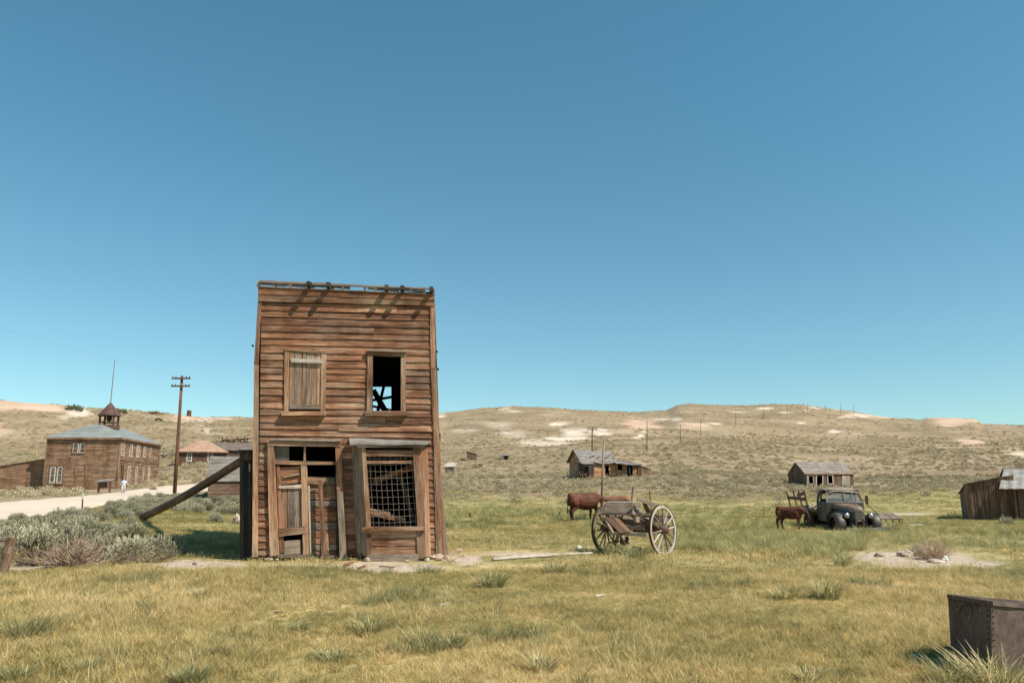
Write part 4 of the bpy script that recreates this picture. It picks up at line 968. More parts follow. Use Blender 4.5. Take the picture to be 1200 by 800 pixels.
part_house(Pr, an, wv, 3.8, f.pt(760, 549.3).z - P.z, 0, 'mono', M['shedwood'], M['greywood'], step=.22, vertical=True, oh=.1, sink=.8, hl=f.pt(748, 545).z - P.z, roof_step=.5)
Pl2 = f.w(f.sz(679, 550)[0], P.z, 1.3); fl2 = Fac(Pl2, an)
part_house(Pl2, an, fl2.sz(695.5, 550)[0], 1.6, fl2.pt(690, 543.4).z - P.z, .45, 'back', M['darkwood'], M['tin'], opens=((684, 546, 690.5, 560),), step=.2, vertical=True, oh=.1, sink=.8, roof_step=.5)
mb = MB(); e = f.sz(735.5, 560)[0]
for x in (746, 734.6): s_ = f.sz(x, 550)[0]; mb.bar(f.w(s_, P.z - .5, 1.0), f.w(s_, f.pt(x, 542.5).z, 1.0), .16, .16, (1, 0, 0))
mb.build('porch_post', M['darkwood'], cabin)
mb = MB(); mb.board(f.w(w1 - .2, f.pt(722, 540).z, 0.1), f.w(w1 + 2.8, f.pt(722, 541).z, .1), f.w(w1 + 2.8, f.pt(722, 542.6).z, 1.3), f.w(w1 - .5, f.pt(722, 542).z, 1.3), (0, 0, 1), .06, 3, .02); mb.build('porch_roof', M['tin'], cabin)
for k in range(6): mb = MB(); s_ = f.sz(676 + k * 1.2, 560)[0]; mb.bar(f.w(s_, P.z - .1, 1.5 + .3 * (k % 2)), f.w(s_ + uni(-.6, 1.2), P.z + uni(.3, 1.0), 1.6), .12, .1); mb.build('fallen_board', M['shedwood'], cabin)
for c_ in list(cabin.children):          # the whole cabin sags and leans
    for v in c_.data.vertices:
        x, y, z = v.co; k = max(0.0, z) / 3.0
        v.co.z = z - k * (.34 * math.exp(-((x - 3.0) / 1.3) ** 2) + .28 * math.exp(-((x - 6.6) / .9) ** 2)) + .05 * k * math.sin(x * 5 + y)
        v.co.x = x + k * .16 * math.sin(x * .9)
    c_.data.update()
for k in range(9):
    mb = MB(); q = ROOTM[cabin.name] @ Vector((uni(1.5, 7.5), -.5 - rnd() * .8, 0)); mb.bar(q + Vector((0, 0, .1)), q + Vector((uni(-1.3, 1.3), uni(-.4, .2), uni(.0, .8))), .16, .04); mb.build('fallen_board', M[('cabinwood', 'shedwood', 'greywood')[k % 3]], cabin)
for k in range(4):
    mb = MB(); q = ROOTM[cabin.name] @ Vector((1.2 + k * 1.1, .6, 2.75)); mb.bar(q, q + Vector((uni(.3, .9), .9, uni(.2, .5))), .2, .03); mb.build('loose_roof_board', M['greywood'], cabin)
P, an, w = front(945.2, 1000.5, 100, 100.6); f = Fac(P, an); h = f.pt(970, 555).z - P.z
rc = House('long_cabin', 'long low abandoned board cabin with grey gable roof on the slope behind the old truck', 'cabin', P, an, w, 5.0, h, f.pt(960, 544.5).z - P.z - h + .42, 'gx', M['shedwood'], M['shingle'], step=.22, vertical=True, opens=((947.5, 556.6, 952.8, 566.8), (957.3, 557.6, 962.8, 569.5), (970, 556.4, 975.5, 566.8)), oh=.12, roof_step=.4, sink=.6)
for o in ((947, 556.2, 953.2, 567.2), (969.6, 556, 976, 567.2)): win(rc.root, rc.fac, *o, M['palewood'], 0, 0, None, .12, 'window_frame')
plank('pale_shutter', rectq(986.8, 557, 995.6, 569), 'palewood', .05, .03, 2, parent=rc.root, fac=rc.fac); plank('eave_board', rectq(945, 554.4, 1001, 555.6), 'cabinwood', .13, .05, 4, parent=rc.root, fac=rc.fac, vert=False)
for k, x in enumerate((945.6, 956, 963.6)): plank('door_board' if k else 'corner_board', rectq(x, 556, x + 1.1, 569.6), 'palewood', .04, .03, 2, parent=rc.root, fac=rc.fac)
def hut(px0, px1, pyb, pyt, label, mode='back', rise=.3, wall='greywood', roof='palewood', d=None, ang=0.0, vertical=True, open_=None, **k):
    g = G((px0 + px1) / 2, pyb); A = GD(px0, g.y); B = GD(px1, g.y); f = Fac(A, ang); hh = f.pt((px0 + px1) / 2, pyt).z - min(A.z, B.z)
    w = (B - A).length; return House('outhouse', label, 'outhouse', Vector((A.x, A.y, min(A.z, B.z))), ang, w, d or w, hh, rise, mode, M[wall], M[roof], step=.3, vertical=vertical, oh=.15, opens=open_ or (), sink=.6, group='small huts on the slope right of the hotel', **k)
hut(521.5, 532.5, 555, 546.5, 'tiny grey outhouse with bleached pale roof nearest the right edge of the hotel', rise=.75, ang=-.2)
hut(547.5, 558.5, 539, 532, 'tiny reddish brown board hut leaning on the slope between two other huts', 'mono', 0, 'houseb', 'houseb', ang=.1, hl=2.3)
hut(588, 596.5, 538.5, 533.2, 'tiny dark open fronted grey hut farthest right of the three on the slope', 'gx', .35, 'greywood', 'tin', open_=((591.5, 534.5, 595, 538.5),))
pile('fallen_boards', 'dark collapsed heap of boards on the slope below the reddish brown hut', 'board heap', 562, 547.5, 7, 4, 7, M['shedwood'], 12)
random.seed(13)
# ------------------------------------------------------------------ shed and tin roofed cabin at the right edge
Ps = GD(1135.8, 42.5); As = math.radians(-19); SF = Fac(Ps, As)
shed = thing('leaning_board_shed', 'dark leaning shed of upright boards with rising roof line at the right edge', 'shed', Ps, As)
nb = 13
for k in range(nb):
    t0, t1 = k / nb, (k + .95) / nb; tp = lambda t: (1131.2 + t * 56, 567 - t * 11); bt = lambda t: (1135.8 + t * 55, 608.5 + t * 3.5)
    plank('wall_board', (tp(t0), tp(t1), bt(t1), bt(t0)), 'shedwood', uni(0, .03), .03, 5, .012, parent=shed, fac=SF, vert=True)
    if k % 2: plank('batten', ((tp(t0)[0] - .4, tp(t0)[1]), (tp(t0)[0] + .5, tp(t0)[1]), (bt(t0)[0] + .5, bt(t0)[1]), (bt(t0)[0] - .4, bt(t0)[1])), 'houseb' if k % 3 else 'shedwood', .055, .02, 3, .004, parent=shed, fac=SF, vert=True)
mb = MB(); tl_, tr_, bl_, br_ = SF.pt(1131.2, 567, -.05), SF.pt(1187, 556, -.05), SF.pt(1136, 609, -.05), SF.pt(1190, 612, -.05); bk_ = -SF.n * 1.8
for (a, b) in ((tl_, bl_), (tr_, br_)): mb.board(a, b, b + bk_, a + bk_ + Vector((0, 0, -.6)), SF.d * (-1 if a is tl_ else 1), .03, 2)
mb.board(tl_ + bk_ + Vector((0, 0, -.6)), bl_ + bk_, br_ + bk_, tr_ + bk_ + Vector((0, 0, -.6)), -SF.n, .03); mb.board(tl_ - SF.n * .03, bl_ - SF.n * .03, br_ - SF.n * .03, tr_ - SF.n * .03, SF.n, .02); mb.build('back_wall', M['shedwood'], shed)
mb = MB()
for k in range(6):
    a = tl_.lerp(tr_, k / 8) + Vector((0, 0, .03)) - SF.d * .08; b = tl_.lerp(tr_, (k + 1.05) / 8) + Vector((0, 0, .05)) - SF.d * .08
    dn = Vector((0, 0, -.55)); mb.board(a + SF.n * .18, a + bk_ - SF.n * .1 + dn, b + bk_ - SF.n * .1 + dn, b + SF.n * .18, (0, 0, 1), .03, 3, .01)
mb.build('roof', M['shingle'], shed)
Pt = SF.w(SF.sz(1190, 600)[0] + .12, Ps.z, .25); At = math.radians(-14); TF = Fac(Pt, At); hT = TF.pt(1195, 568.5).z - Pt.z
tc = House('tin_roof_cabin', 'brown board cabin with bright corrugated tin roof cut off by the right edge', 'cabin', Pt, At, 6.0, 2.8, hT, .9, 'gx', M['houseb'], M['shedroof'], step=.2, oh=.1, roof_step=.5, sink=.4)
mb = MB(); nc = 16; xs0 = -.95; x1_ = 6.2
e0_, e1_ = (-.55, hT + .02), (1.9, hT + .02 + .72)
rws = []
for k in range(nc * 4 + 1):
    x = xs0 + (x1_ - xs0) * k / (nc * 4); dz = .014 * math.sin(k * math.pi / 2); rws.append([(x + 0.0, -.42, hT - .17 + dz), (x + .4, .4, hT + .36 + dz), (x + .8, 1.15, hT + .84 + dz)])
mb.loft(rws, caps=False, closed_ring=False); mb.build('tin_sheet', M['tin'], tc.root, local=True, smooth=True)
for k in (0, 1): mb = MB(); mb.bar((-.15 + k * 2.2, -.02, -.3), (-.15 + k * 2.2, -.02, hT), .14, .12, (1, 0, 0)); mb.build('post', M['shedwood'], tc.root, local=True)
# ------------------------------------------------------------------ utility poles and posts
def pole(px, pyb, pyt, label, pxt=None, r=.13, arms=(), armw=1.4, name='utility_pole', cat='utility pole', group=None, mat='polewood', D=None, ins=True):
    g = GD(px, D) if D else G(px, pyb); f = Fac(g, 0); tp = f.pt(pxt if pxt is not None else px, pyt); t = thing(name, label, cat, g, group=group)
    mb = MB(); mb.tube([g - Vector((0, 0, .4)), g.lerp(tp, .5), tp], [r, r * .85, r * .65], 8); mb.build('shaft', M[mat], t, smooth=True)
    d_ = (tp - g).normalized()
    for y in arms:
        c = tp + d_ * ((f.pt(px, y).z - tp.z) / d_.z) - Vector((0, r, 0)); mb = MB(); mb.bar(c - Vector((armw / 2, 0, 0)), c + Vector((armw / 2, 0, 0)), .1, .12); a = mb.build('crossarm', M['shedwood'], t)
        if ins:
            for q in (-.45, -.28, .28, .45): mb = MB(); p = c + Vector((q * armw, 0, .05)); mb.tube([p, p + Vector((0, 0, .06)), p + Vector((0, 0, .13))], [.012, .045, .02], 6); mb.build('insulator', M['black'], a)
    return tp
ptop = pole(204.5, 582, 440, 'tall reddish brown utility pole with two crossarms beside the dirt road', 213.5, .16, (443.5, 452.5), 1.45)
pole(704, 583, 513, 'slim grey leaning pole rising behind the left cow', 708, .075, (), name='wooden_pole', cat='pole', mat='greywood', D=47)
pole(694, 530, 500, 'far utility pole with crossarms just behind the collapsing cabin', 694, .14, (501.5, 503.5), 1.7, D=128, ins=False)
for px, yb, yt, lb in ((758, 528, 493, 'bare far pole on the slope directly above the wagon wheel'), (797, 517, 497, 'bare far pole on the slope right of the peach mound'), (821, 511, 489, 'bare far pole on the slope below the mesa'),
                       (862, 498, 480, 'bare far pole right below the mesa top'), (895, 490, 474, 'bare pole near the ridge above the wagon and truck gap'), (922, 486, 473, 'bare ridge pole left of the truck cabin'), (946, 482, 473, 'bare ridge pole above the long cabin left end'), (967, 483, 474, 'bare ridge pole above the long cabin middle'), (985, 484, 470, 'tall bare pole breaking the skyline on the right ridge'), (1000, 485, 474, 'last bare pole on the right ridge')):
    pole(px, yb, yt, lb, px + .3, (.12 if px < 840 else .13), (), group='bare poles in a line up the far hill', mat='polewood')
def wire_(a, b, sag, label):
    mb = MB(); mb.tube([Vector(a).lerp(Vector(b), k / 16) - Vector((0, 0, sag * 4 * (k / 16) * (1 - k / 16))) for k in range(17)], .0025, 4); o = mb.build('power_line', M['black']); setorigin(o, a); tag(o, label, 'wire')
far0 = Vector((-42, 6, 15.5))
wire_(ptop + Vector((-.6, -.15, 0)), far0, .8, 'thin overhead wire from the upper crossarm of the roadside pole toward the left')
if False: wire_(ptop + Vector((.6, -.15, -.5)), far0 + Vector((1.3, 0, -.9)), .8, 'thin lower overhead wire from the roadside pole toward the left')
g = G(96, 604); t = thing('marker_post', 'thin marker post with white top beside the dirt road', 'post', g); f = Fac(g, 0); a = f.pt(97.5, 577); m1 = g.lerp(a, .72)
mb = MB(); mb.bar(g - Vector((0, 0, .2)), m1, .05, .05, (1, 0, 0)); mb.build('shaft', M['shedwood'], t); mb = MB(); mb.bar(m1, a, .06, .06, (1, 0, 0)); mb.build('white_top', M['white'], t)
def post(px, pyb, pxt, pyt, wpx, label, mat='greywood', name='fence_post', cat='post', n=5, D=None, cap=0):
    g = GD(px, D) if D else G(px, pyb); f = Fac(g, 0); tp = f.pt(pxt, pyt); r = wpx * g.y / F / 2; mb = MB()
    mb.tube([g - Vector((0, 0, .2))] + [g.lerp(tp, k / n) + Vector((uni(-.1, .1) * r, uni(-.1, .1) * r, 0)) for k in range(1, n + 1)], [r * uni(.88, 1.12) for _ in range(n + 1)], 9)
    o = mb.build(name, M[mat]); setorigin(o, g); tag(o, label, cat); return g, tp, r
g, tp, r = post(2, 667, 15, 630, 12, 'thick leaning brown stump post at the left edge by the sagebrush', 'shedwood', D=16.2)
post(736, 606, 742.5, 569.5, 3.6, 'short thick grey post standing just behind the wagon', 'greywood', D=25)
post(768, 600, 761, 575, 1.0, 'thin dark rod leaning behind the right wagon wheel', 'iron', 'metal_rod', 'rod', D=24)
post(656, 605, 655.5, 599, 2, 'tiny broken post stub in the grass left of the cow', 'shedwood')
post(551, 606, 551, 600.5, 3, 'tiny dark stub in the grass right of the hotel', 'shedwood')
mb = MB(); f = Fac(GD(60, 19), 0); mb.tube([f.pt(-12, 634), f.pt(10, 631), f.pt(22, 636)], [.03, .06, .05], 7); o = mb.build('fallen_rail', M['greywood']); setorigin(o, f.pt(10, 631)); tag(o, 'short grey rail lying across the top of the stump post', 'rail')
# ------------------------------------------------------------------ voxel-fused bodies for the animals and the person
def fuse(mb, name, mats, parent, voxel, iters=6, local=True, matfn=None, sm=.6):
    o = mb.build(name, mats, parent, local=local)
    m = o.modifiers.new('r', 'REMESH'); m.mode = 'VOXEL'; m.voxel_size = voxel; m.use_smooth_shade = True
    m2 = o.modifiers.new('s', 'SMOOTH'); m2.iterations = iters; m2.factor = sm
    dg = bpy.context.evaluated_depsgraph_get(); me = bpy.data.meshes.new_from_object(o.evaluated_get(dg)); old = o.data
    o.modifiers.clear(); o.data = me; bpy.data.meshes.remove(old)
    if not me.materials:
        for q in (mats if isinstance(mats, (list, tuple)) else [mats]): me.materials.append(q)
    me.polygons.foreach_set('use_smooth', [True] * len(me.polygons))
    if matfn:
        me.polygons.foreach_set('material_index', [matfn(p.center) for p in me.polygons])
    return o
def oval(x, zc, hw, hh, seg=12, tilt=0.0, fl=1.0):
    r = []
    for q in range(seg):
        t = 2 * math.pi * q / seg; y = hw * math.cos(t); z = hh * math.sin(t)
        if z < 0: y *= fl
        r.append(Vector((x - z * math.sin(tilt), y, zc + z * math.cos(tilt))))
    return r
def cow(label, loc, rz, s=1.0, head='down', mat='cow', lying=False, step=0):
    """local +x is forwards"""
    t = thing('cow', label, 'cow', loc, rz)
    xs_ = .86 if s < .8 else 1.0; S = lambda p: Vector((p[0] * xs_, p[1], p[2])) * s; mb = MB()
    secs = [(-.98, 1.17, .05, .07), (-.93, 1.14, .15, .19), (-.80, 1.08, .235, .275), (-.55, 1.03, .265, .30), (-.25, .97, .31, .345), (.05, .95, .335, .37), (.32, .97, .31, .375), (.55, 1.0, .27, .36), (.72, 1.04, .21, .31), (.84, 1.09, .15, .24)]
    mb.loft([[v * s for v in oval(x * xs_, z - .0, w * 1.10, h * (1.12 if s > .8 else 1.0))] for x, z, w, h in secs])
    if head == 'down':   nk = [((.70, 0, 1.14), .23), ((.90, 0, 1.08), .175), ((1.08, 0, .94), .14), ((1.20, 0, .78), .12)]; hd = [((1.18, 0, .84), .125), ((1.26, 0, .70), .125), ((1.35, 0, .54), .085), ((1.40, 0, .42), .075), ((1.41, 0, .38), .05)]
    elif head == 'level': nk = [((.70, 0, 1.14), .23), ((.92, 0, 1.17), .17), ((1.12, 0, 1.16), .13)]; hd = [((1.10, 0, 1.20), .13), ((1.24, 0, 1.14), .125), ((1.40, 0, 1.02), .085), ((1.52, 0, .93), .075), ((1.54, 0, .91), .05)]
    else: nk = [((.66, 0, 1.12), .27), ((.86, 0, 1.12), .21), ((1.04, .02, 1.06), .16)]; hd = [((1.04, .02, 1.05), .125), ((1.13, .03, .95), .12), ((1.22, .04, .80), .085), ((1.26, .04, .68), .075), ((1.27, .04, .64), .05)]
    mb.tube([S(p) for p, r in nk], [r * s for p, r in nk], 10); mb.tube([S(p) for p, r in hd], [r * s for p, r in hd], 10)
    h0, h1 = Vector(hd[0][0]), Vector(hd[1][0])
    for sy in (-1, 1):
        e = h0 + Vector((.0, sy * .10, .03)); mb.tube([S(e), S(e + Vector((-.03, sy * .10, .0))), S(e + Vector((-.03, sy * .20, -.03)))], [.035 * s, .05 * s, .012 * s], 6)
        o = .05 * step * sy
        hx = o; mb.tube([S((-.72, sy * .16, 1.02)), S((-.66 + hx * .4, sy * .19, .82)), S((-.60 + hx, sy * .19, .70)), S((-.80 + hx * 1.4, sy * .17, .47)), S((-.77 + hx * 1.6, sy * .17, .22)), S((-.74 + hx * 1.6, sy * .17, .09)), S((-.72 + hx * 1.6, sy * .17, .0))], [v * s for v in (.22, .20, .135, .078, .054, .055, .064)], 8)
        fx = -o; mb.tube([S((.52, sy * .16, .98)), S((.54 + fx * .3, sy * .18, .75)), S((.55 + fx, sy * .165, .60)), S((.565 + fx * 1.2, sy * .16, .42)), S((.55 + fx * 1.5, sy * .16, .22)), S((.56 + fx * 1.6, sy * .16, .09)), S((.58 + fx * 1.6, sy * .16, 0))], [v * s for v in (.19, .145, .095, .066, .052, .054, .062)], 8)
    mb.tube([S((-.5, 0, .74)), S((-.42, 0, .68)), S((-.32, 0, .72))], [.10 * s, .11 * s, .08 * s], 8)
    dark = lambda c: 1 if (c.x > (1.20 if head == 'down' else (1.0 if s < .8 else 1.10)) * s * xs_ or c.z < .06 * s) else 0
    b = fuse(mb, 'body', [M[mat], M['cowface']], t, .026 * s, 5, matfn=dark)
    mb = MB(); mb.tube([S((-.97, 0, 1.18)), S((-1.03, .02, 1.02)), S((-1.02, .03, .78)), S((-1.0, .03, .62))], [.03 * s, .022 * s, .018 * s, .015 * s], 6)
    tl = mb.build('tail', M[mat], t, local=True, smooth=True); mb = MB(); mb.tube([S((-1.0, .03, .64)), S((-.99, .03, .52)), S((-.98, .03, .38))], [.018 * s, .045 * s, .012 * s], 7); mb.build('tail_tuft', M['cowface'], tl, local=True, smooth=True)
    for sy in (-1, 1):
        mb = MB(); mb.ell(S(h1 + Vector((.01, sy * .115, .04))), .018 * s, .018 * s, .018 * s, 6, 4); mb.build('eye', M['black'], t, local=True)
    return t
g = GD(685, 41); cow('red brown cow standing left of the wagon with its head hidden by the pole', g, math.radians(32), 1.02, 'low', 'cow', step=1)
g = GD(723, 40); cow('orange brown cow grazing directly behind the wagon seat', g, math.radians(-48), .93, 'down', 'cowtan', step=-1)
g = GD(927, 33.2); cow('small red brown calf with dark face standing left of the old truck', g, math.radians(-42), .70, 'low', 'cow', step=1)
# ------------------------------------------------------------------ person on the road
def person():
    g = G(144, 578.5); s = (g.y / F * 18.5) / 1.75; t = thing('person', 'person in pale blue shirt and light trousers walking on the road by the schoolhouse steps', 'person', g, math.radians(200))
    S = lambda p: Vector(p) * s; mb = MB()          # local -y is forwards... facing +y
    mb.tube([S((0, 0, .92)), S((0, 0, 1.05)), S((0, .01, 1.25)), S((0, 0, 1.40)), S((0, 0, 1.47))], [.145 * s, .135 * s, .165 * s, .13 * s, .06 * s], 12)
    for i, v in enumerate(mb.v): mb.v[i] = Vector((v.x * 1.18, v.y * .78, v.z))
    mb.tube([S((0, 0, 1.42)), S((0, .01, 1.54))], [.055 * s, .055 * s], 8); mb.ell(S((0, .02, 1.635)), .078 * s, .098 * s, .118 * s, 12, 8)
    mb.tube([S((0, .10, 1.64)), S((0, .135, 1.615)), S((0, .11, 1.60))], [.012 * s, .016 * s, .014 * s], 6)
    for sx in (-1, 1): mb.ell(S((sx * .08, .01, 1.63)), .012 * s, .02 * s, .03 * s, 6, 4)
    leg = {1: [((.09, 0, .92), .10), ((.10, .12, .50), .062), ((.10, .10, .28), .056), ((.10, -.02, .09), .038)], -1: [((-.09, 0, .92), .10), ((-.10, -.06, .50), .062), ((-.10, -.20, .28), .054), ((-.10, -.32, .10), .038)]}
    for k, l in leg.items():
        mb.tube([S(p) for p, r in l], [r * s for p, r in l], 10); e = Vector(l[-1][0]); mb.tube([S(e + Vector((0, -.05, -.05))), S(e + Vector((0, .05, -.05))), S(e + Vector((0, .17, -.06)))], [.038 * s, .042 * s, .03 * s], 8)
    arm = {1: [((.19, 0, 1.39), .052), ((.27, -.06, 1.14), .042), ((.33, .04, .92), .03)], -1: [((-.19, 0, 1.39), .052), ((-.34, .02, 1.18), .042), ((-.47, .12, 1.02), .03)]}
    for k, l in arm.items():
        mb.tube([S(p) for p, r in l], [r * s for p, r in l], 8); e = Vector(l[-1][0]); d = (e - Vector(l[-2][0])).normalized()
        mb.tube([S(e), S(e + d * .08)], [.03 * s, .038 * s], 8)
        for q in range(5):
            o = Vector(((q - 2) * .016, (.03 if q == 0 else 0), 0)); b = e + d * (.04 if q == 0 else .085) + o; mb.tube([S(b), S(b + (d + o * 8).normalized() * (.04 + .012 * (2 - abs(q - 2)))), S(b + (d + Vector((0, .4, -.2)) + o * 8).normalized() * (.07 + .012 * (2 - abs(q - 2))))], [.009 * s, .0085 * s, .007 * s], 5)
    fuse(mb, 'body', [M['skin']], t, .013 * s, 2, sm=.4)
    mb = MB(); mb.tube([S((0, 0, .88)), S((0, 0, 1.05)), S((0, .01, 1.25)), S((0, 0, 1.42)), S((0, 0, 1.46))], [.175 * s, .165 * s, .19 * s, .15 * s, .075 * s], 14)
    for i, v in enumerate(mb.v): mb.v[i] = Vector((v.x * 1.18, v.y * .82, v.z))
    for k, l in arm.items():
        a, b = Vector(l[0][0]), Vector(l[1][0]); mb.tube([S(a), S(a.lerp(b, .5)), S(b + (b - a) * .1)], [.075 * s, .065 * s, .06 * s], 10)
    fuse(mb, 'shirt', [M['shirt']], t, .02 * s, 3)
    mb = MB(); mb.tube([S((0, 0, 1.0)), S((0, 0, .86))], [.17 * s, .165 * s], 12)
    for k, l in leg.items(): mb.tube([S(p) for p, r in l], [r * s * 1.3 + .012 for p, r in l], 10)
    fuse(mb, 'trousers', [M['trousers']], t, .02 * s, 3)
    mb = MB(); mb.ell(S((0, -.005, 1.67)), .09 * s, .105 * s, .105 * s, 12, 7); mb.build('hair', M['hair'], t, local=True, smooth=True)
    for sx in (-1, 1): mb = MB(); mb.ell(S((sx * .03, .108, 1.645)), .01 * s, .008 * s, .007 * s, 6, 4); mb.build('eye', M['black'], t, local=True)
    mb = MB(); mb.ell(S((0, .112, 1.58)), .022 * s, .008 * s, .006 * s, 6, 4); mb.build('mouth', M['cowtan'], t, local=True)
person()
# ------------------------------------------------------------------ the old wagon
WL, WR = GD(711, 22.1), GD(777.5, 20.95); xd = (WR - WL); xd.z = 0; AX = xd.length; aW = math.atan2(xd.y, xd.x); mid = (WL + WR) / 2; mid.z = min(WL.z, WR.z)
wag = thing('wooden_wagon', 'derelict wooden farm wagon with two spoked wheels and a grey board seat', 'wagon', mid, aW)
WRAD = .635; ha = AX / 2
def circ(r, x, cz, n, ph=0): return [Vector((x, r * math.cos(2 * math.pi * k / n + ph), cz + r * math.sin(2 * math.pi * k / n + ph))) for k in range(n)]
def wheel(x, side, pale, lean=0.0):
    Mx = Matrix.Translation((x, 0, WRAD - .03)) @ Matrix.Rotation(lean, 4, 'Y')
    mb = MB(Mx); n = 48; w = .05; rr = []
    for k in range(n):
        t = 2 * math.pi * k / n; c, s_ = math.cos(t), math.sin(t)
        rr.append([Vector((-w / 2, c * r, s_ * r)) for r in (WRAD - .075, WRAD)] + [Vector((w / 2, c * r, s_ * r)) for r in (WRAD, WRAD - .075)])
    mb.loft(rr + [rr[0]], caps=False); rim = mb.build('wheel', M['greywood'] if not pale else M['palewood'], wag, local=True)  # paler rim wood carries the sunlit highlights of this wheel
    mb = MB(Mx); rr = []
    for k in range(n):
        t = 2 * math.pi * k / n; c, s_ = math.cos(t), math.sin(t); rr.append([Vector((-w / 2 - .006, c * r, s_ * r)) for r in (WRAD + .001, WRAD + .014)] + [Vector((w / 2 + .006, c * r, s_ * r)) for r in (WRAD + .014, WRAD + .001)])
    mb.loft(rr + [rr[0]], caps=False); mb.build('tyre', M['iron'], rim, local=True)
    mb = MB(Mx); mb.tube([(-.17, 0, 0), (-.14, 0, 0), (-.06, 0, 0), (.06, 0, 0), (.14, 0, 0), (.17, 0, 0)], [.05, .075, .105, .105, .075, .05], 14); mb.build('hub', M['shedwood'], rim, local=True)
    for k in range(14):
        t = 2 * math.pi * k / 14 + .1; c, s_ = math.cos(t), math.sin(t); mb = MB(Mx); o = .02 * (1 if k % 2 else -1)
        mb.tube([(o, c * .09, s_ * .09), (o * .6, c * .3, s_ * .3), (0, c * (WRAD - .06), s_ * (WRAD - .06))], [.03, .022, .02], 6)
        lit = pale and k in (0, 1, 2, 8, 9, 10) or (not pale and k in (9, 10))  # sunlight put into the colour: these spokes take the paler wood
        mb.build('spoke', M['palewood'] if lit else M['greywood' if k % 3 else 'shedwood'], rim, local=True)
wheel(-ha, -1, False, .04); wheel(ha, 1, True, -.05)
def tb(name, a, b, w, h, mat='greywood', up=(0, 0, 1), n=4, jit=.004): mb = MB(); mb.bar(a, b, w, h, up, n, jit); return mb.build(name, M[mat], wag, local=True)
HZ = WRAD - .03
tb('axle_beam', (-ha + .12, 0, HZ), (ha - .12, 0, HZ), .11, .14, 'shedwood')
tb('bolster', (-.62, 0, HZ + .17), (.62, 0, HZ + .17), .12, .16)
for x in (-.42, .40): tb('side_rail', (x, -.55, HZ + .27), (x, 1.35, HZ + .22), .08, .12)
tb('reach_pole', (0, -.2, HZ - .02), (.03, 2.0, HZ - .12), .09, .09, 'shedwood')
tb('crossbar', (-.60, -.48, HZ + .10), (.62, -.50, HZ + .06), .09, .09); tb('crossbar', (-.55, 1.1, HZ + .30), (.6, 1.1, HZ + .28), .08, .08, 'shedwood')
tb('crossbar', (-.35, -.62, HZ - .08), (.75, -.58, HZ - .10), .07, .08, 'palewood'); tb('crossbar', (-.7, .5, HZ + .05), (.7, .45, HZ + .02), .07, .07, 'shedwood')
mb = MB(); mb.board((-.74, -.36, 1.02), (.16, -.36, 1.03), (.12, -.20, 1.30), (-.70, -.20, 1.30), (0, -.85, .5), .035, 6, .006); mb.build('seat_back', M['greywood'], wag, local=True)
mb = MB(); mb.board((-.78, -.42, 1.00), (.27, -.42, 1.02), (.27, .1, 1.05), (-.78, .1, 1.03), (0, 0, 1), .04, 6, .006); mb.build('seat_board', M['greywood'], wag, local=True)
mb = MB(); mb.board((-.72, -.21, 1.305), (.14, -.21, 1.305), (.14, -.08, 1.32), (-.72, -.08, 1.32), (0, 0, 1), .03, 5, .008); mb.build('seat_rail', M['palewood'], wag, local=True)
mb = MB(); mb.poly([(.19, -.40, 1.0), (.19, .10, 1.0), (.19, .02, 1.28), (.19, -.22, 1.30)], (.035, 0, 0)); mb.build('seat_side', M['greywood'], wag, local=True)
mb = MB(); mb.poly([(-.80, -.40, 1.0), (-.80, .10, 1.0), (-.80, .02, 1.28), (-.80, -.22, 1.30)], (.035, 0, 0)); mb.build('seat_side', M['greywood'], wag, local=True)
tb('seat_arm', (.34, -.32, 1.38), (.62, .1, 1.24), .06, .09, 'greywood'); tb('seat_arm', (.40, -.1, 1.30), (.44, .05, 1.02), .07, .08, 'shedwood')
for x in (-.7, .15): tb('seat_riser', (x, -.15, HZ + .25), (x, -.2, 1.0), .07, .07, 'shedwood', (1, 0, 0))
mb = MB(); mb.board((-.50, -.62, .92), (.22, -.98, .56), (.40, -.74, .60), (-.30, -.36, .96), (.2, -.3, .9), .03, 6, .01); mb.build('footboard', M['shedwood'], wag, local=True)
tb('footboard_edge', (-.60, -.5, .93), (.05, -1.02, .52), .06, .07); tb('footboard_edge', (-.4, -.3, .80), (.35, -1.0, .40), .06, .07)
tb('brace', (.30, -.3, 1.02), (.80, -.05, HZ + .02), .06, .09, 'shedwood'); tb('brace', (.12, -.36, 1.0), (.72, -.3, HZ + .08), .05, .07, 'shedwood'); tb('brace', (-.80, -.3, 1.0), (-.5, .2, HZ + .1), .05, .07, 'shedwood')
tb('brace', (.38, .9, HZ + .3), (.80, .1, HZ + .1), .05, .06, 'shedwood'); tb('brace', (.30, .2, 1.15), (.70, .6, HZ + .05), .05, .06, 'shedwood')
for x in (-.55, .5):
    for sg in (1, -1): mb = MB(); mb.tube([(x, -.40 + .8 * k / 10, HZ + .34 + sg * .10 * math.sin(math.pi * k / 10)) for k in range(11)], .016, 5); mb.build('leaf_spring', M['iron'], wag, local=True)
mb = MB(); mb.tube([(-.1 + .16 * math.cos(t / 8 * 2 * math.pi) , -.9, .16 + .16 * math.sin(t / 8 * 2 * math.pi)) for t in range(8)], .018, 5, closed=True); mb.build('iron_ring', M['iron'], wag, local=True)
mb = MB(); mb.tube([(.30, -.75, .06), (.5, -.8, .22), (.72, -.8, .20), (.80, -.78, .08)], .02, 5); mb.build('iron_strap', M['iron'], wag, local=True)
mb = MB(); mb.tube([(-.5, -.1, HZ), (-.2, -.7, .34), (.4, -.85, .30)], .02, 6); mb.build('iron_rod', M['iron'], wag, local=True)
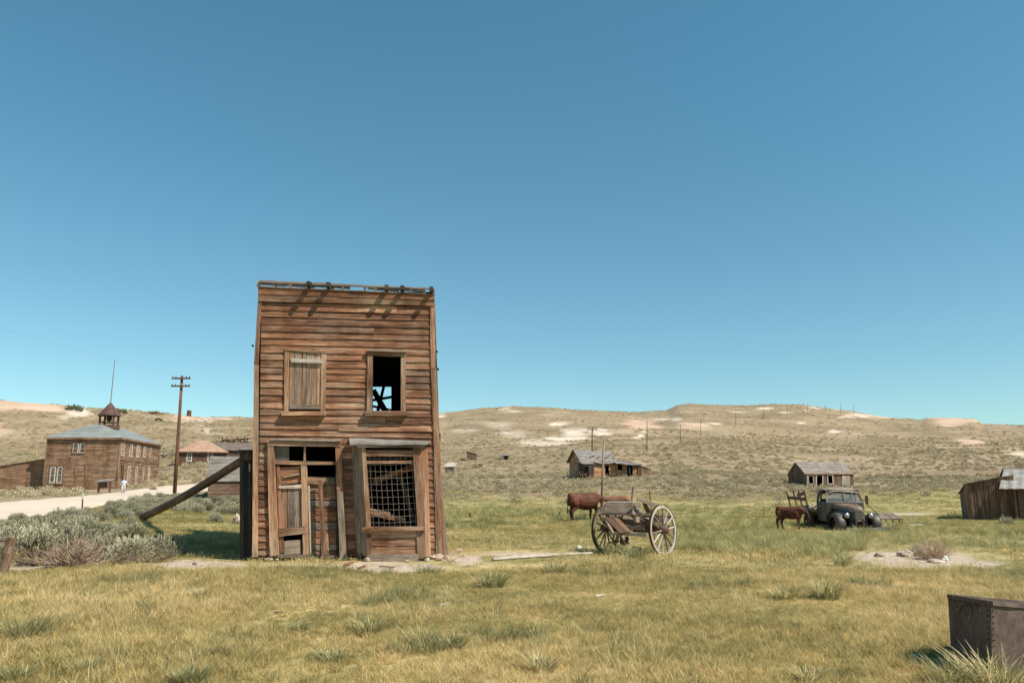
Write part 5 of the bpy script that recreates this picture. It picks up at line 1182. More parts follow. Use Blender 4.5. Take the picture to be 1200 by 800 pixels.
mb = MB(); mb.tube([(-.1, -.3, .42), (-.1, -.34, .22)], [.12, .10], 10); mb.build('turntable_hub', M['iron'], wag, local=True)
# ------------------------------------------------------------------ the old truck; local x to the right of the picture, y backwards, z up
TC = GD(1003, 32.6); aT = math.radians(-2); truck = thing('old_truck', 'rusting black 1930s stake bed truck with faded tan roof sunk in the grass', 'truck', TC - Vector((0, 0, .16)), aT)
def tp(name, mb, mat, par=None, smooth=False): return mb.build(name, M[mat] if isinstance(mat, str) else mat, par or truck, local=True, smooth=smooth)
def arch(x0, x1, z0, z1, y, n=10, e=2.6):
    """closed ring: flat bottom at z0, rounded shoulders up to z1"""
    cx, hw = (x0 + x1) / 2, (x1 - x0) / 2; r = [Vector((x0, y, z0))]
    for k in range(n + 1):
        t = math.pi - math.pi * k / n; c, s_ = math.cos(t), math.sin(t)
        r.append(Vector((cx + hw * math.copysign(abs(c) ** (2 / e), c), y, z0 + (z1 - z0) * abs(s_) ** (2 / e))))
    r.append(Vector((x1, y, z0))); return r
mb = MB(); mb.loft([arch(-.15, .15, .92, 1.05, -.42, 10, 2.2), arch(-.22, .22, .90, 1.09, -.36, 10, 2.3), arch(-.31, .31, .93, 1.14, -.1, 10, 2.4), arch(-.44, .44, .99, 1.18, .5, 10, 2.6), arch(-.58, .58, 1.02, 1.21, .98, 10, 3)]); hood = tp('hood', mb, 'rustpaint', smooth=True)
mb = MB(); mb.loft([arch(-.22, .22, .50, 1.06, -.40, 10, 2.6), arch(-.27, .27, .50, 1.08, -.34, 10, 2.6), arch(-.37, .37, .50, 1.11, -.1, 10, 2.7), arch(-.49, .49, .50, 1.15, .5, 10, 3), arch(-.63, .63, .45, 1.18, 1.0, 10, 3.4)]); tp('engine_side', mb, 'paint', smooth=True)
mb = MB(); mb.tube([(0, -.44, 1.06), (0, -.1, 1.165), (0, .5, 1.215), (0, .98, 1.255)], [.008, .012, .012, .01], 6); tp('hood_ridge', mb, 'iron', hood)
mb = MB(); mb.loft([arch(-.14, .14, .52, 1.02, -.46, 10, 2.4), arch(-.17, .17, .50, 1.06, -.40, 10, 2.4)]); gr = tp('grille', mb, 'chrome')
for k in range(9): mb = MB(); mb.bar((-.125, -.475, .60 + k * .042), (.125, -.475, .60 + k * .042), .012, .018); tp('grille_bar', mb, 'iron', gr)
mb = MB(); mb.loft([arch(-.33, .33, .12, .58, -.42, 8, 4), arch(-.33, .33, .12, .60, -.30, 8, 4)]); tp('radiator', mb, 'black')
for x in (-.16, .12): mb = MB(); mb.bar((x, -.52, .15), (x, -.5, .62), .07, .03, (0, 1, 0)); tp('radiator_guard', mb, 'iron')
# cab
cab = []
for z, x, yf, yb in ((.45, .70, .98, 2.12), (.75, .76, .96, 2.16), (1.22, .76, .95, 2.16), (1.27, .74, .97, 2.15)):
    cab.append([(-x, yf, z), (-x * .6, yf - .03, z), (x * .6, yf - .03, z), (x, yf, z), (x, yb, z), (-x, yb, z)])
mb = MB(); mb.loft(cab); body = tp('cab', mb, 'paint')
for sx in (-1, 1):
    mb = MB(); mb.bar((sx * .74, .98, 1.25), (sx * .62, 1.20, 1.72), .05, .06, (0, 1, 0)); tp('windshield_post', mb, 'paint')
    mb = MB(); mb.bar((sx * .735, 1.72, 1.25), (sx * .66, 1.72, 1.74), .04, .10, (0, 1, 0)); tp('door_post', mb, 'paint')
    mb = MB(); mb.bar((sx * .73, 2.12, 1.25), (sx * .62, 2.04, 1.74), .05, .14, (0, 1, 0)); tp('rear_post', mb, 'paint')
mb = MB(); mb.bar((-.6, 2.1, 1.30), (.6, 2.1, 1.30), .04, .14); mb.bar((-.6, 2.05, 1.68), (.6, 2.05, 1.68), .04, .14); tp('rear_panel', mb, 'paint')
rr = [[Vector((x * w, y, z - .10 * (abs(x) ** 4))) for x in (-1, -.92, -.6, -.2, .2, .6, .92, 1)] for y, w, z in ((1.10, .60, 1.70), (1.18, .66, 1.80), (1.45, .70, 1.855), (1.8, .70, 1.855), (2.05, .66, 1.79), (2.13, .60, 1.66))]
mb = MB(); mb.loft([r + [Vector((q.x * .96, q.y, q.z - .05)) for q in r[::-1]] for r in rr]); tp('cab_roof', mb, 'roofpaint', smooth=True)
mb = MB(); mb.bar((-.62, 1.15, 1.70), (.62, 1.15, 1.70), .05, .09); tp('windshield_header', mb, 'paint')
mb = MB(); mb.bar((0, .955, 1.26), (0, 1.17, 1.70), .035, .03, (0, 1, 0)); tp('windshield_divider', mb, 'paint')
for sx in (-1, 1):
    a, b, c, d_ = (sx * .03, .985, 1.27), (sx * .70, 1.005, 1.27), (sx * .61, 1.195, 1.67), (sx * .03, 1.165, 1.67); mb = MB(); mb.board(*( (a, b, c, d_) if sx > 0 else (b, a, d_, c)), (0, -.9, .4), .006); tp('windshield_pane', mb, 'clear')
    mb = MB(); mb.board((sx * .775, 1.05, .50), (sx * .775, 1.68, .50), (sx * .768, 1.68, 1.24), (sx * .768, 1.02, 1.24), (sx, 0, 0), .02); dr_ = tp('door', mb, 'paint'); mb = MB(); mb.bar((sx * .80, 1.55, 1.08), (sx * .80, 1.66, 1.08), .03, .03); tp('door_handle', mb, 'chrome', dr_)
mb = MB(); mb.bar((-.6, 1.75, .85), (.6, 1.75, .85), .5, .2); mb.bar((-.6, 2.0, 1.1), (.6, 2.0, 1.1), .12, .5); tp('seat', mb, 'black')
mb = MB(); mb.tube([(-.32 + .19 * math.cos(t * math.pi / 8), 1.42 + .08 * math.sin(t * math.pi / 8), 1.22 + .17 * math.sin(t * math.pi / 8)) for t in range(16)], .013, 5, closed=True); tp('steering_wheel', mb, 'black')
# fenders: swept over the front wheels
def fender(sx):
    rings = []; R0, yc, zc = .46, .0, .36; n = 16
    for k in range(n + 1):
        a = math.radians(-18 + (205 - -18) * k / n); fl = 1 + .25 * max(0, (k - 10) / 6)
        cy, cz = yc - math.cos(a) * R0 * fl, zc + math.sin(a) * R0 * (1.0 if k < 11 else 1 - .03 * (k - 10)); ring = []
        dy, dz = -math.cos(a), math.sin(a); wd = .21 if k > 1 else .17
        for q in range(9):
            u = -1 + 2 * q / 8; ring.append(Vector((sx * (.70 + u * wd), cy - dy * .13 * u ** 4 + dy * .03, cz - dz * .13 * u ** 4 + dz * .03)))
        inner = [Vector((p.x, p.y - dy * .02, p.z - dz * .02)) for p in ring[::-1]]; rings.append(ring + inner)
    mb = MB(); mb.loft(rings); f_ = tp('fender', mb, 'paint', smooth=True)
    mb = MB(); mb.board((sx * .34, -.35, .35), (sx * .34, .9, .30), (sx * .34, .9, .72), (sx * .34, -.3, .72), (sx, 0, 0), .02); mb.board((sx * .34, -.38, .68), (sx * .58, -.32, .60), (sx * .58, .45, .70), (sx * .34, .5, .74), (0, 0, 1), .02); tp('fender_apron', mb, 'paint', f_)
    mb = MB(); mb.loft([[Vector((sx * .47 + r * math.cos(t * math.pi / 7), y, .74 + r * math.sin(t * math.pi / 7))) for t in range(14)] for y, r in ((-.10, .02), (-.20, .07), (-.32, .105), (-.40, .115), (-.415, .112))]); hl = tp('headlight', mb, 'paint', smooth=True)
    mb = MB(); mb.loft([[Vector((sx * .47 + r * math.cos(t * math.pi / 7), y, .74 + r * math.sin(t * math.pi / 7))) for t in range(14)] for y, r in ((-.416, .108), (-.44, .10), (-.455, .06), (-.46, .01))]); tp('headlight_lens', mb, 'chrome', hl, smooth=True)
fender(-1); fender(1)
def twheel(x, y, r, w, mat, name='wheel'):
    mb = MB(); prof = [(-w / 2, r * .62), (-w / 2, r * .9), (-w * .36, r), (w * .36, r), (w / 2, r * .9), (w / 2, r * .62)]; rr = []
    for k in range(28): t = 2 * math.pi * k / 28; rr.append([Vector((x + px_, y + q * math.cos(t), r + q * math.sin(t) - .04)) for px_, q in prof])
    mb.loft(rr + [rr[0]], caps=False); tw = tp(name, mb, mat)
    mb = MB(); mb.tube([(x - w * .3, y, r - .04), (x - w * .12, y, r - .04), (x + w * .12, y, r - .04), (x + w * .3, y, r - .04)], [r * .6, r * .64, r * .64, r * .6], 20); tp('rim', mb, 'iron', tw); mb = MB(); mb.tube([(x - w * .55, y, r - .04), (x + w * .55, y, r - .04)], [.08, .08], 12); tp('hub_cap', mb, 'chrome', tw)
twheel(-.68, 0, .37, .18, 'tyre'); twheel(.68, 0, .37, .18, 'tyre'); twheel(-.82, 3.1, .42, .22, 'tyrerust'); twheel(.82, 3.1, .42, .22, 'tyre'); twheel(-.60, 3.1, .42, .2, 'tyre')
mb = MB(); mb.bar((-.62, -.68, .24), (0, -.72, .20), .04, .13, n=5); mb.bar((0, -.72, .20), (1.02, -.66, .27), .04, .13, n=5); tp('bumper', mb, 'chrome')
for sx in (-1, 1):
    mb = MB(); mb.bar((sx * .36, -.68, .28), (sx * .36, 4.6, .42), .08, .14); tp('frame_rail', mb, 'black'); mb = MB(); mb.bar((sx * .80, .75, .33), (sx * .80, 2.1, .33), .22, .04); tp('running_board', mb, 'iron')
for k in range(8): mb = MB(); x = -.98 + .245 * k; mb.board((x, 2.35, .84), (x, 4.9, .84), (x + .235, 4.9, .84), (x + .235, 2.35, .84), (0, 0, 1), .05, 4, .006); tp('deck_plank', mb, 'greywood')
for y in (2.5, 3.6, 4.7): mb = MB(); mb.bar((-1.0, y, .73), (1.0, y, .73), .1, .12); tp('deck_bearer', mb, 'shedwood')
for y in (2.42, 3.1, 3.8, 4.7): mb = MB(); mb.bar((-1.02, y, .70), (-1.10 - .03 * y, y, 1.78 - .02 * y), .05, .09, (0, 1, 0)); tp('stake', mb, 'shedwood')
for z, y1, dz_ in ((1.02, 4.1, -.10), (1.34, 4.85, .05), (1.62, 3.3, -.12)): mb = MB(); mb.bar((-1.04 - (z - .7) * .12, 2.35, z), (-1.06 - (z - .7) * .14, y1, z + dz_), .03, .13, n=4, jit=.01); tp('stake_rail', mb, 'shedwood')
for x in (-.62, .42, .74): mb = MB(); mb.bar((x, 2.38, .84), (x + .03, 2.42, 1.86 if x > 0 else 1.72), .05, .07, (1, 0, 0)); tp('headboard_stake', mb, 'shedwood')
for (q0, q1, w_, m_) in (((-1.2, 2.6, .95), (-.5, 3.4, 1.1), .12, 'palewood'), ((-.9, 2.5, .92), (-.2, 2.9, 1.25), .09, 'shedwood'), ((-.1, 2.5, .95), (.7, 3.6, 1.3), .14, 'greywood'), ((.95, 2.4, .8), (1.1, 3.2, 1.55), .08, 'shedwood')):
    mb = MB(); mb.bar(q0, q1, w_, .05); tp('loose_board', mb, m_)
mb = MB(); mb.bar((.42, 2.4, 1.78), (1.02, 2.45, 1.80), .04, .06); tp('headboard_rail', mb, 'iron')
mb = MB(); mb.bar((.78, 1.05, 1.28), (.90, .98, 1.32), .02, .02); mb.bar((.90, .98, 1.16), (.90, .98, 1.50), .03, .12, (1, 0, 0)); tp('side_mirror', mb, 'iron')
for (x, y, z, s_) in ((-.85, 2.6, .95, .13), (-.62, 2.75, 1.0, .16), (-.95, 2.9, .95, .1), (-.4, 2.7, .93, .1)):
    mb = MB(); c = Vector((x, y, z)); mb.ell(c, s_ * 1.2, s_, s_, 8, 5)
    for i, v in enumerate(mb.v): mb.v[i] = v + (v - c) * mnoise.noise(v * 7) * .8
    tp('rubble', mb, 'rock')
mb = MB(); mb.bar((-1.25, 2.2, .98), (-.95, 2.4, .86), .25, .04); tp('loose_board', mb, 'palewood')
# farm implement behind it on the right
IM = GD(1034, 38.5); imp = thing('hay_sled', 'low broken farm sled with sloping grey deck and raised lever right of the truck', 'farm implement', IM, math.radians(-6)); k_ = 38.5 / F
def ip(name, mb, mat):
    mb.M = Matrix.Scale(.52, 4); return mb.build(name, M[mat], imp, local=True)
for k in range(6): mb = MB(); a = -.55 + .36 * k; mb.board((a, -.5, .50 - .00 * k), (a + .34, -.5, .50), (a + .26 - .1, 1.3, .95), (a - .08 - .0, 1.3, .95), (0, -.3, 1), .05, 3, .01); ip('deck_board', mb, 'greywood')
mb = MB(); mb.bar((-.6, -.5, .42), (1.65, -.52, .42), .1, .12); ip('front_beam', mb, 'shedwood')
for x in (-.5, .1, .7, 1.3, 1.55): mb = MB(); mb.bar((x, -.48, -.1), (x + .03, -.45, .40), .09, .09, (1, 0, 0)); ip('leg', mb, 'shedwood')
mb = MB(); mb.bar((-.15, .3, .8), (-1.15, .4, 1.78), .08, .08, (0, 1, 0)); ip('lever', mb, 'shedwood'); mb = MB(); mb.bar((-1.22, .4, 1.76), (-1.02, .4, 1.86), .1, .1); ip('lever_grip', mb, 'shedwood')
mb = MB(); mb.bar((-1.9, .1, .55), (-.55, .1, .62), .7, .4); ip('gear_box', mb, 'iron'); mb = MB(); mb.bar((-1.8, .1, .2), (-.7, .1, .25), .5, .3); ip('gear_frame', mb, 'black')
for x in (-1.6, -1.2, -1.0): mb = MB(); mb.tube([(x, .1, .7), (x + .05, .1, 1.05)], .035, 6); ip('rod', mb, 'iron')
mb = MB(); a, b = GD(1064, 36), GD(1080, 36); mb.bar(a + Vector((0, 0, .05)), b + Vector((0, 0, .07)), .5, .05, n=3, jit=.01); o = mb.build('flat_board', M['palewood']); setorigin(o, a); tag(o, 'bleached pale board panel lying flat in the grass right of the farm sled', 'board')
# ------------------------------------------------------------------ riveted steel box at the lower right
bA, bB = GD(1114, 8.15), GD(1161, 7.45); bC = bB + Vector((1.25, .55, 0)); zt = .60
fb = fac2(bA, bB); box = thing('steel_box', 'open topped brown riveted steel box in the grass at the lower right corner', 'steel box', bA)
tA, tB = fb.pt(1110, 695.5), fb.pt(1160.5, 703.5); fb2 = fac2(bB, bC); tC = fb2.pt(1262, 712)
bA2, bB2 = bA - Vector((0, 0, .12)), bB - Vector((0, 0, .12)); bC2 = bC - Vector((0, 0, .12)); bD2 = bA2 + (bC2 - bB2); tD = tA + (tC - tB)
quadz = [(bA2, bB2, tB, tA), (bB2, bC2, tC, tB), (bC2, bD2, tD, tC), (bD2, bA2, tA, tD)]
for k, q in enumerate(quadz):
    nn = (q[1] - q[0]).cross(q[3] - q[0]).normalized(); e = (q[1] - q[0]).normalized() * .004
    mb = MB(); mb.board(q[0] + e, q[1] - e, q[2] - e, q[3] + e, nn, .008, 10, .002, .004); mb.build('side_plate', M['boxsteel'], box)
    mb = MB(); mb.bar(q[3] + e * 3 - Vector((0, 0, .02)) + nn * .006, q[2] - e * 3 - Vector((0, 0, .02)) + nn * .006, .012, .035, n=8, jit=.002); mb.build('rim_strip', M['boxsteel'], box)
for q, (u0, nr_) in ((quadz[0], (0, 0)), (quadz[1], (0, 0))):
    nn = (q[1] - q[0]).cross(q[3] - q[0]).normalized()
    for k in range(14):
        for u in ((.955,) if q is quadz[0] else (.02,)):
            a = q[0].lerp(q[1], u); b = q[3].lerp(q[2], u); c = a.lerp(b, .06 + .9 * k / 14); mb = MB(); mb.tube([c + nn * .004, c + nn * .013], [.008, .005], 6); mb.build('rivet', M['iron'], box)
    for k in range(8): c = q[3].lerp(q[2], .08 + .12 * k) - Vector((0, 0, .05)); mb = MB(); mb.tube([c + nn * .012, c + nn * .02], [.008, .005], 6); mb.build('rivet', M['iron'], box)
for x, y, w_, h_ in ((1121, 713, 1.6, 1.2), (1127, 715, 1.2, 1), (1139, 714, 1, 1), (1134, 722, 1, 3), (1178, 724, 1.2, 6), (1148, 714, 1, 1)):
    ff = fb if x < 1160 else fb2; plank('scratched_patch', rectq(x, y, x + w_, y + h_), 'rock', .009, .004, 1, 0, 0, parent=box, fac=ff)
mb = MB(); a = fb.pt(1124, 718, .02); b = fb.pt(1128, 708, .03); c = fb.pt(1138, 710, .03); d_ = fb.pt(1140, 720, .02); mb.tube([a, b, c, d_], .006, 5); mb.build('handle', M['iron'], box)
def stone(px, py, wpx, hpx, label, mat='rock', cat='rock', name='rock', D=None, group=None):
    g = GD(px, D) if D else G(px, py); sc = g.y / F; mb = MB(); c = g + Vector((0, 0, hpx * sc * .3)); mb.ell(c, wpx * sc / 2, wpx * sc * .4, hpx * sc * .55, 12, 8); sd = random.random() * 50
    for i, v in enumerate(mb.v):
        q = (v - c) / (wpx * sc); mb.v[i] = v + (v - c) * (mnoise.noise(q * 2.2 + Vector((sd, 0, 0))) * .6 + mnoise.noise(q * 6 + Vector((sd, 5, 0))) * .2)
    o = mb.build(name, M[mat], smooth=False); setorigin(o, g); return tag(o, label, cat, group)
stone(1076, 776, 17, 10, 'pale tan rock in the shadow left of the steel box')
stone(1108, 764, 9, 7, 'small dark brown rock touching the steel box corner', 'shedroof')
stone(1055, 650.5, 9, 6, 'grey brown rock on the bare soil, middle one before the dead brush')
stone(1062, 652, 14, 9, 'largest pale rock on the bare soil left of the dead brush'); stone(1028, 652, 6, 5, 'small dark rock at the left end of the bare soil patch', 'shedroof')
stone(1032, 652, 8, 5, 'small pale rock beside the dark one on the bare soil'); stone(1108, 657.5, 8, 7, 'bright pale rock below the dead brush on bare soil', 'white'); stone(1097, 659, 18, 5, 'flat buried pinkish rock below the dead brush')
stone(236, 651, 7, 6, 'small round grey rock at the edge of the hotel shadow'); stone(228, 661.5, 5, 3, 'tiny dark brown stone on the pale soil left of the hotel', 'shedroof')
stone(679, 642.5, 6, 4, 'small white rock in the grass beside the left wagon wheel', 'white'); stone(277, 613, 9, 12, 'pale mound of rock against the left side of the hotel annex')
stone(85, 575, 3, 3, 'tiny rock on the road edge near the schoolhouse'); stone(214, 590, 13, 8, 'orange tan boulder in the brush under the propping log', 'peachroof')
stone(545, 652, 6, 3, 'pale flat stone right of the hotel corner'); stone(538, 645, 8, 3, 'small pinkish slab in the grass right of the hotel'); stone(688, 641.5, 3, 2, 'pebble beside the small white rock at the wagon')
stone(1100, 797, 1, 1, 'x') if False else None
def log(p, q, r, label, mat='palewood', name='board', cat='board', w=None):
    a, b = G(*p), G(*q); mb = MB(); z = Vector((0, 0, r * .6 + .015))
    if w: mb.bar(a + z, b + z, w, r, n=5, jit=.006)
    else: mb.tube([a.lerp(b, k / 10) + z * 1.2 + Vector((0, 0, H(*a.lerp(b, k / 10).xy) - a.lerp(b, k / 10).z)) for k in range(11)], r, 7)
    o = mb.build(name, M[mat]); setorigin(o, a); return tag(o, label, cat)
log((577, 657), (694, 649.8), .035, 'long thin pale pole lying in the grass between hotel and wagon', 'palewood', 'long_pole', 'pole')
log((26, 655), (62, 650), .07, 'dark fallen log under the thicket between stump post and dead branches', 'shedwood', 'fallen_log', 'log')
log((22, 662), (48, 645), .045, 'crooked grey limb leaning across the dark fallen log', 'greywood', 'fallen_limb', 'log')
log((513, 657), (538, 646), .03, 'pinkish board propped by the right foot of the hotel', 'hotel_trim', w=.14); log((1070, 785), (1130, 787), .03, 'thin brown board in the grass before the steel box', 'hotel_trim', w=.07)
log((404, 664), (412, 660), .03, 'short brown board scrap on the soil before the hotel door', 'hotel', w=.09); log((376, 661), (390, 662.5), .02, 'pale splinter on the soil before the hotel doorway', w=.05)
log((637, 600.5), (652, 604), .03, 'dark low scrap beside the broken stub left of the cow', 'shedwood', w=.12); log((725, 743.5), (745, 741.5), .02, 'short pale stick in the grass below the wagon', w=.035)
log((697, 699.5), (708, 698), .02, 'short bleached stick in the grass halfway below the wagon', w=.04); log((514, 711), (527, 708.5), .02, 'bleached wood chip in the grass right of centre below the hotel', w=.05)
log((420, 667), (428, 664), .02, 'rusty scrap of wood on the soil left of the bay window', 'hotel', w=.06); log((445, 664), (462, 666), .02, 'grey splinter lying before the bay window', 'greywood', w=.05); log((322, 719), (332, 719.5), .02, 'small dark chip of wood in the foreground grass', 'shedwood', w=.05)
# ------------------------------------------------------------------ vegetation: prototypes and real (instanced) scatter
class LB:
    """many small leaf faces, kept as flat lists"""
    def __init__(s): s.v = []; s.f = []; s.u = []
    def strip(s, pts, ws, side, u):
        i = len(s.v); n = len(pts)
        for p, w in zip(pts, ws):
            if w > 0: s.v += [tuple(p - side * w), tuple(p + side * w)]
            else: s.v.append(tuple(p))
        for k in range(n - 1):
            if ws[k + 1] > 0: s.f.append((i + 2 * k, i + 2 * k + 1, i + 2 * k + 3, i + 2 * k + 2)); s.u += [(u, k / n), (u, k / n), (u, (k + 1) / n), (u, (k + 1) / n)]
            else: s.f.append((i + 2 * k, i + 2 * k + 1, i + 2 * k + 2)); s.u += [(u, k / n), (u, k / n), (u, 1)]
    def mesh(s, name, mats, extra=None):
        me = bpy.data.meshes.new(name); me.from_pydata(s.v, [], s.f); ul = me.uv_layers.new(name='UVMap'); ul.data.foreach_set('uv', [c for q in s.u for c in q])
        for m in mats: me.materials.append(m)
        return me
def blades(n, rad, h0, h1, w, bend=.5, seg=2, lean=.5):
    L_ = LB()
    for _ in range(n):
        a = uni(0, 2 * math.pi); r = rad * math.sqrt(rnd()); b = Vector((r * math.cos(a), r * math.sin(a), -.01)); h = uni(h0, h1); az = a + uni(-.9, .9) if rnd() < .7 else uni(0, 6.28)
        d = Vector((math.cos(az), math.sin(az), 0)); ln = uni(.1, lean); sd_ = Vector((-d.y, d.x, 0)) if rnd() < .5 else Vector((math.cos(az + 1), math.sin(az + 1), 0)); pts = []; ws = []
        for k in range(seg + 1):
            t = k / seg; pts.append(b + Vector((0, 0, h * t * (1 - .25 * bend * t))) + d * (h * (ln * t + bend * t * t * .6))); ws.append(w * (1 - .45 * t) if k < seg else 0)
        L_.strip(pts, ws, sd_, rnd())
    return L_
def bush(r, h, spikes, lpn, lw, ll, spray=.9, stems=0):
    L_ = LB(); L_.ns = 0
    lob = [(uni(0, 6.28), uni(.2, 1.2), uni(.75, 1.15)) for _ in range(6)]
    for _ in range(spikes):
        a = uni(0, 6.28); ph = math.asin(uni(.02, 1.0)) ; k = 1.0
        for la_, lp_, lk in lob:
            if abs((a - la_ + 3.14) % 6.28 - 3.14) < .6 and abs(ph - lp_) < .5: k *= lk
        d = Vector((math.cos(a) * math.cos(ph), math.sin(a) * math.cos(ph), math.sin(ph))); tip = Vector((d.x * r * k, d.y * r * k, max(.04, d.z * h * k))) * uni(.82, 1.08)
        up = (d + Vector((0, 0, .9))).normalized(); base = tip - up * uni(.25, .4) * h
        if stems and rnd() < stems:
            md = Vector((base.x * .45, base.y * .45, base.z * .6)); i0 = len(L_.f); sv = Vector((-d.y, d.x, 0)).normalized() if abs(d.z) < .98 else Vector((1, 0, 0))
            L_.strip([Vector((d.x * .03, d.y * .03, -.02)), md, base, base.lerp(tip, .6)], [.010 * r / .42, .008 * r / .42, .005 * r / .42, 0], sv, 0.0); L_.ns += 1; L_.stem = getattr(L_, 'stem', []) + list(range(i0, len(L_.f)))
        for q in range(lpn):
            t = q / lpn; p = base.lerp(tip, t) + Vector((uni(-1, 1), uni(-1, 1), uni(-1, 1))) * .02 * r / .4; o = (up + Vector((uni(-1, 1), uni(-1, 1), uni(-.6, .6))) * spray).normalized(); sd_ = o.orthogonal().normalized(); sd_ = (sd_ + o.cross(sd_) * uni(-1, 1)).normalized()
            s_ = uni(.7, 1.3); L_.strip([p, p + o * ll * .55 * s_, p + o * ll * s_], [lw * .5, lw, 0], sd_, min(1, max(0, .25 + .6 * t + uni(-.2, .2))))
    return L_
def quick(name, me, **k): o = bpy.data.objects.new(name, me); return o
PROTO = bpy.data.collections.new('plant_prototypes')
def proto(name, me): o = bpy.data.objects.new(name, me); PROTO_CUR.objects.link(o); return o
def scatter(name, meshes, P, scl, label=None, tilt=.24):
    """P: (n,3) points; a points mesh whose geometry nodes put a plant on each point"""
    col = bpy.data.collections.new(name + '_kinds')
    for k, me in enumerate(meshes):
        o = bpy.data.objects.new(name + '_kind', me); col.objects.link(o); o['kind'] = 'stuff'
    n = len(P); me = bpy.data.meshes.new(name); me.vertices.add(n); me.vertices.foreach_set('co', np.asarray(P, np.float32).ravel())
    def at(nm, ty, arr, key): a = me.attributes.new(nm, ty, 'POINT'); a.data.foreach_set(key, arr)
    rot = np.stack([np.random.normal(0, tilt, n), np.random.normal(0, tilt, n), np.random.uniform(0, 6.283, n)], -1).astype(np.float32)
    at('rot', 'FLOAT_VECTOR', rot.ravel(), 'vector'); at('scl', 'FLOAT', np.asarray(scl, np.float32), 'value'); at('idx', 'INT', np.random.randint(0, len(meshes), n).astype(np.int32), 'value')
    o = bpy.data.objects.new(name, me); COL.objects.link(o); o['kind'] = 'stuff'
    if label: o['label'] = label
    ng = bpy.data.node_groups.new(name, 'GeometryNodeTree'); ng.interface.new_socket('Geometry', in_out='INPUT', socket_type='NodeSocketGeometry'); ng.interface.new_socket('Geometry', in_out='OUTPUT', socket_type='NodeSocketGeometry')
    gi = ng.nodes.new('NodeGroupInput'); go = ng.nodes.new('NodeGroupOutput'); ip_ = ng.nodes.new('GeometryNodeInstanceOnPoints'); ci = ng.nodes.new('GeometryNodeCollectionInfo')
    ci.inputs['Collection'].default_value = col; ci.inputs['Separate Children'].default_value = True; ci.inputs['Reset Children'].default_value = True; ip_.inputs['Pick Instance'].default_value = True
    def na(nm, dt): a = ng.nodes.new('GeometryNodeInputNamedAttribute'); a.data_type = dt; a.inputs['Name'].default_value = nm; return a.outputs['Attribute']
    ng.links.new(gi.outputs[0], ip_.inputs['Points']); ng.links.new(ci.outputs[0], ip_.inputs['Instance']); ng.links.new(na('idx', 'INT'), ip_.inputs['Instance Index'])
    er = ng.nodes.new('FunctionNodeEulerToRotation'); ng.links.new(na('rot', 'FLOAT_VECTOR'), er.inputs[0]); ng.links.new(er.outputs[0], ip_.inputs['Rotation']); ng.links.new(na('scl', 'FLOAT'), ip_.inputs['Scale']); ng.links.new(ip_.outputs[0], go.inputs[0])
    m = o.modifiers.new('scatter', 'NODES'); m.node_group = ng; return o
def wedge(n, D0, D1, tmax=.74, p=2.0):
    """random ground points between depths D0 and D1, uniform over the area"""
    u = np.random.rand(n); D = (D0 ** p + u * (D1 ** p - D0 ** p)) ** (1 / p); x = np.random.uniform(-tmax, tmax, n) * D
    z = hgt(x, D); px, py = proj(x, D, z); return x, D, z, px, py
_rx = [r[0] for r in RST]; _r0 = [r[1] for r in RST]; _r1 = [r[2] for r in RST]
def on_road(px, py): return (px < 287) & (py > np.interp(px, _rx, _r0) - .6) & (py < np.interp(px, _rx, _r1) + .4)
WPX = WPY = 0.0
def dirt(px, py):
    m = np.zeros_like(px)
    for (cx, cy, rx, ry, st) in DIRT:
        if cy > 600: m = np.maximum(m, st * np.exp(-1.05 * (((px - cx) / rx) ** 2 + ((py - cy) / ry) ** 2)))
    return m
def bare(x, y, px, py):
    global WPX, WPY
    D = np.maximum(y, 8); WPX = fbm(x / D * 26, np.log(D) * 30, 4, 41) * 2; WPY = fbm(x / D * 22, np.log(D) * 26, 4, 51) * 2
    return np.maximum(ell_mask(px, py, CHALK), ell_mask(px, py, PEACH))
FOOT = []   # (point, dir, width, depth) rectangles where nothing grows
FOOT.append((HF.P, A6, 4.5, 8.2)); FOOT.append((school.P, angS, school.w, school.d)); FOOT.append((lean.P, angS, lean.w, lean.d)); FOOT.append((hs.P, hs.fac.ang, hs.w, hs.d)); FOOT.append((ns.P, ns.fac.ang, ns.w, ns.d))
FOOT.append((rc.P, rc.fac.ang, rc.w, rc.d)); FOOT.append((Vector(cabin.location), an if False else 0.0, 8, 6)); FOOT.append((SF.P, As, 5, 2)); FOOT.append((Pt, At, 6, 3)); FOOT.append((bB, 0.41, 1.4, .8)); FOOT.append((Vector(truck.location) + Vector((-.7, -.3, 0)), aT, 1.4, 4.8))
def in_foot(x, y):
    m = np.zeros(len(x), bool)
    for P, a, w, d in FOOT:
        dx, dy = x - P.x, y - P.y; u = dx * math.cos(a) + dy * math.sin(a); v = -dx * math.sin(a) + dy * math.cos(a); m |= (u > -.1) & (u < w + .1) & (v > -.05) & (v < d + .05)
    return m
def lo_green(px): return np.interp(px, [0, 150, 230, 300, 520, 700, 860, 960, 1100, 1200], [602, 592, 588, 580, 577, 575, 580, 575, 571, 571])
random.seed(21); np.random.seed(21)
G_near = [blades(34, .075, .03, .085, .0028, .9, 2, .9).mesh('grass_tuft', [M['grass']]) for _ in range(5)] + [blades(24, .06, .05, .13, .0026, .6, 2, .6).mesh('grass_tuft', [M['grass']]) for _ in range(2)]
G_mid = [blades(30, .13, .03, .075, .005, .9, 2, .9).mesh('grass_tuft', [M['grass']]) for _ in range(4)]
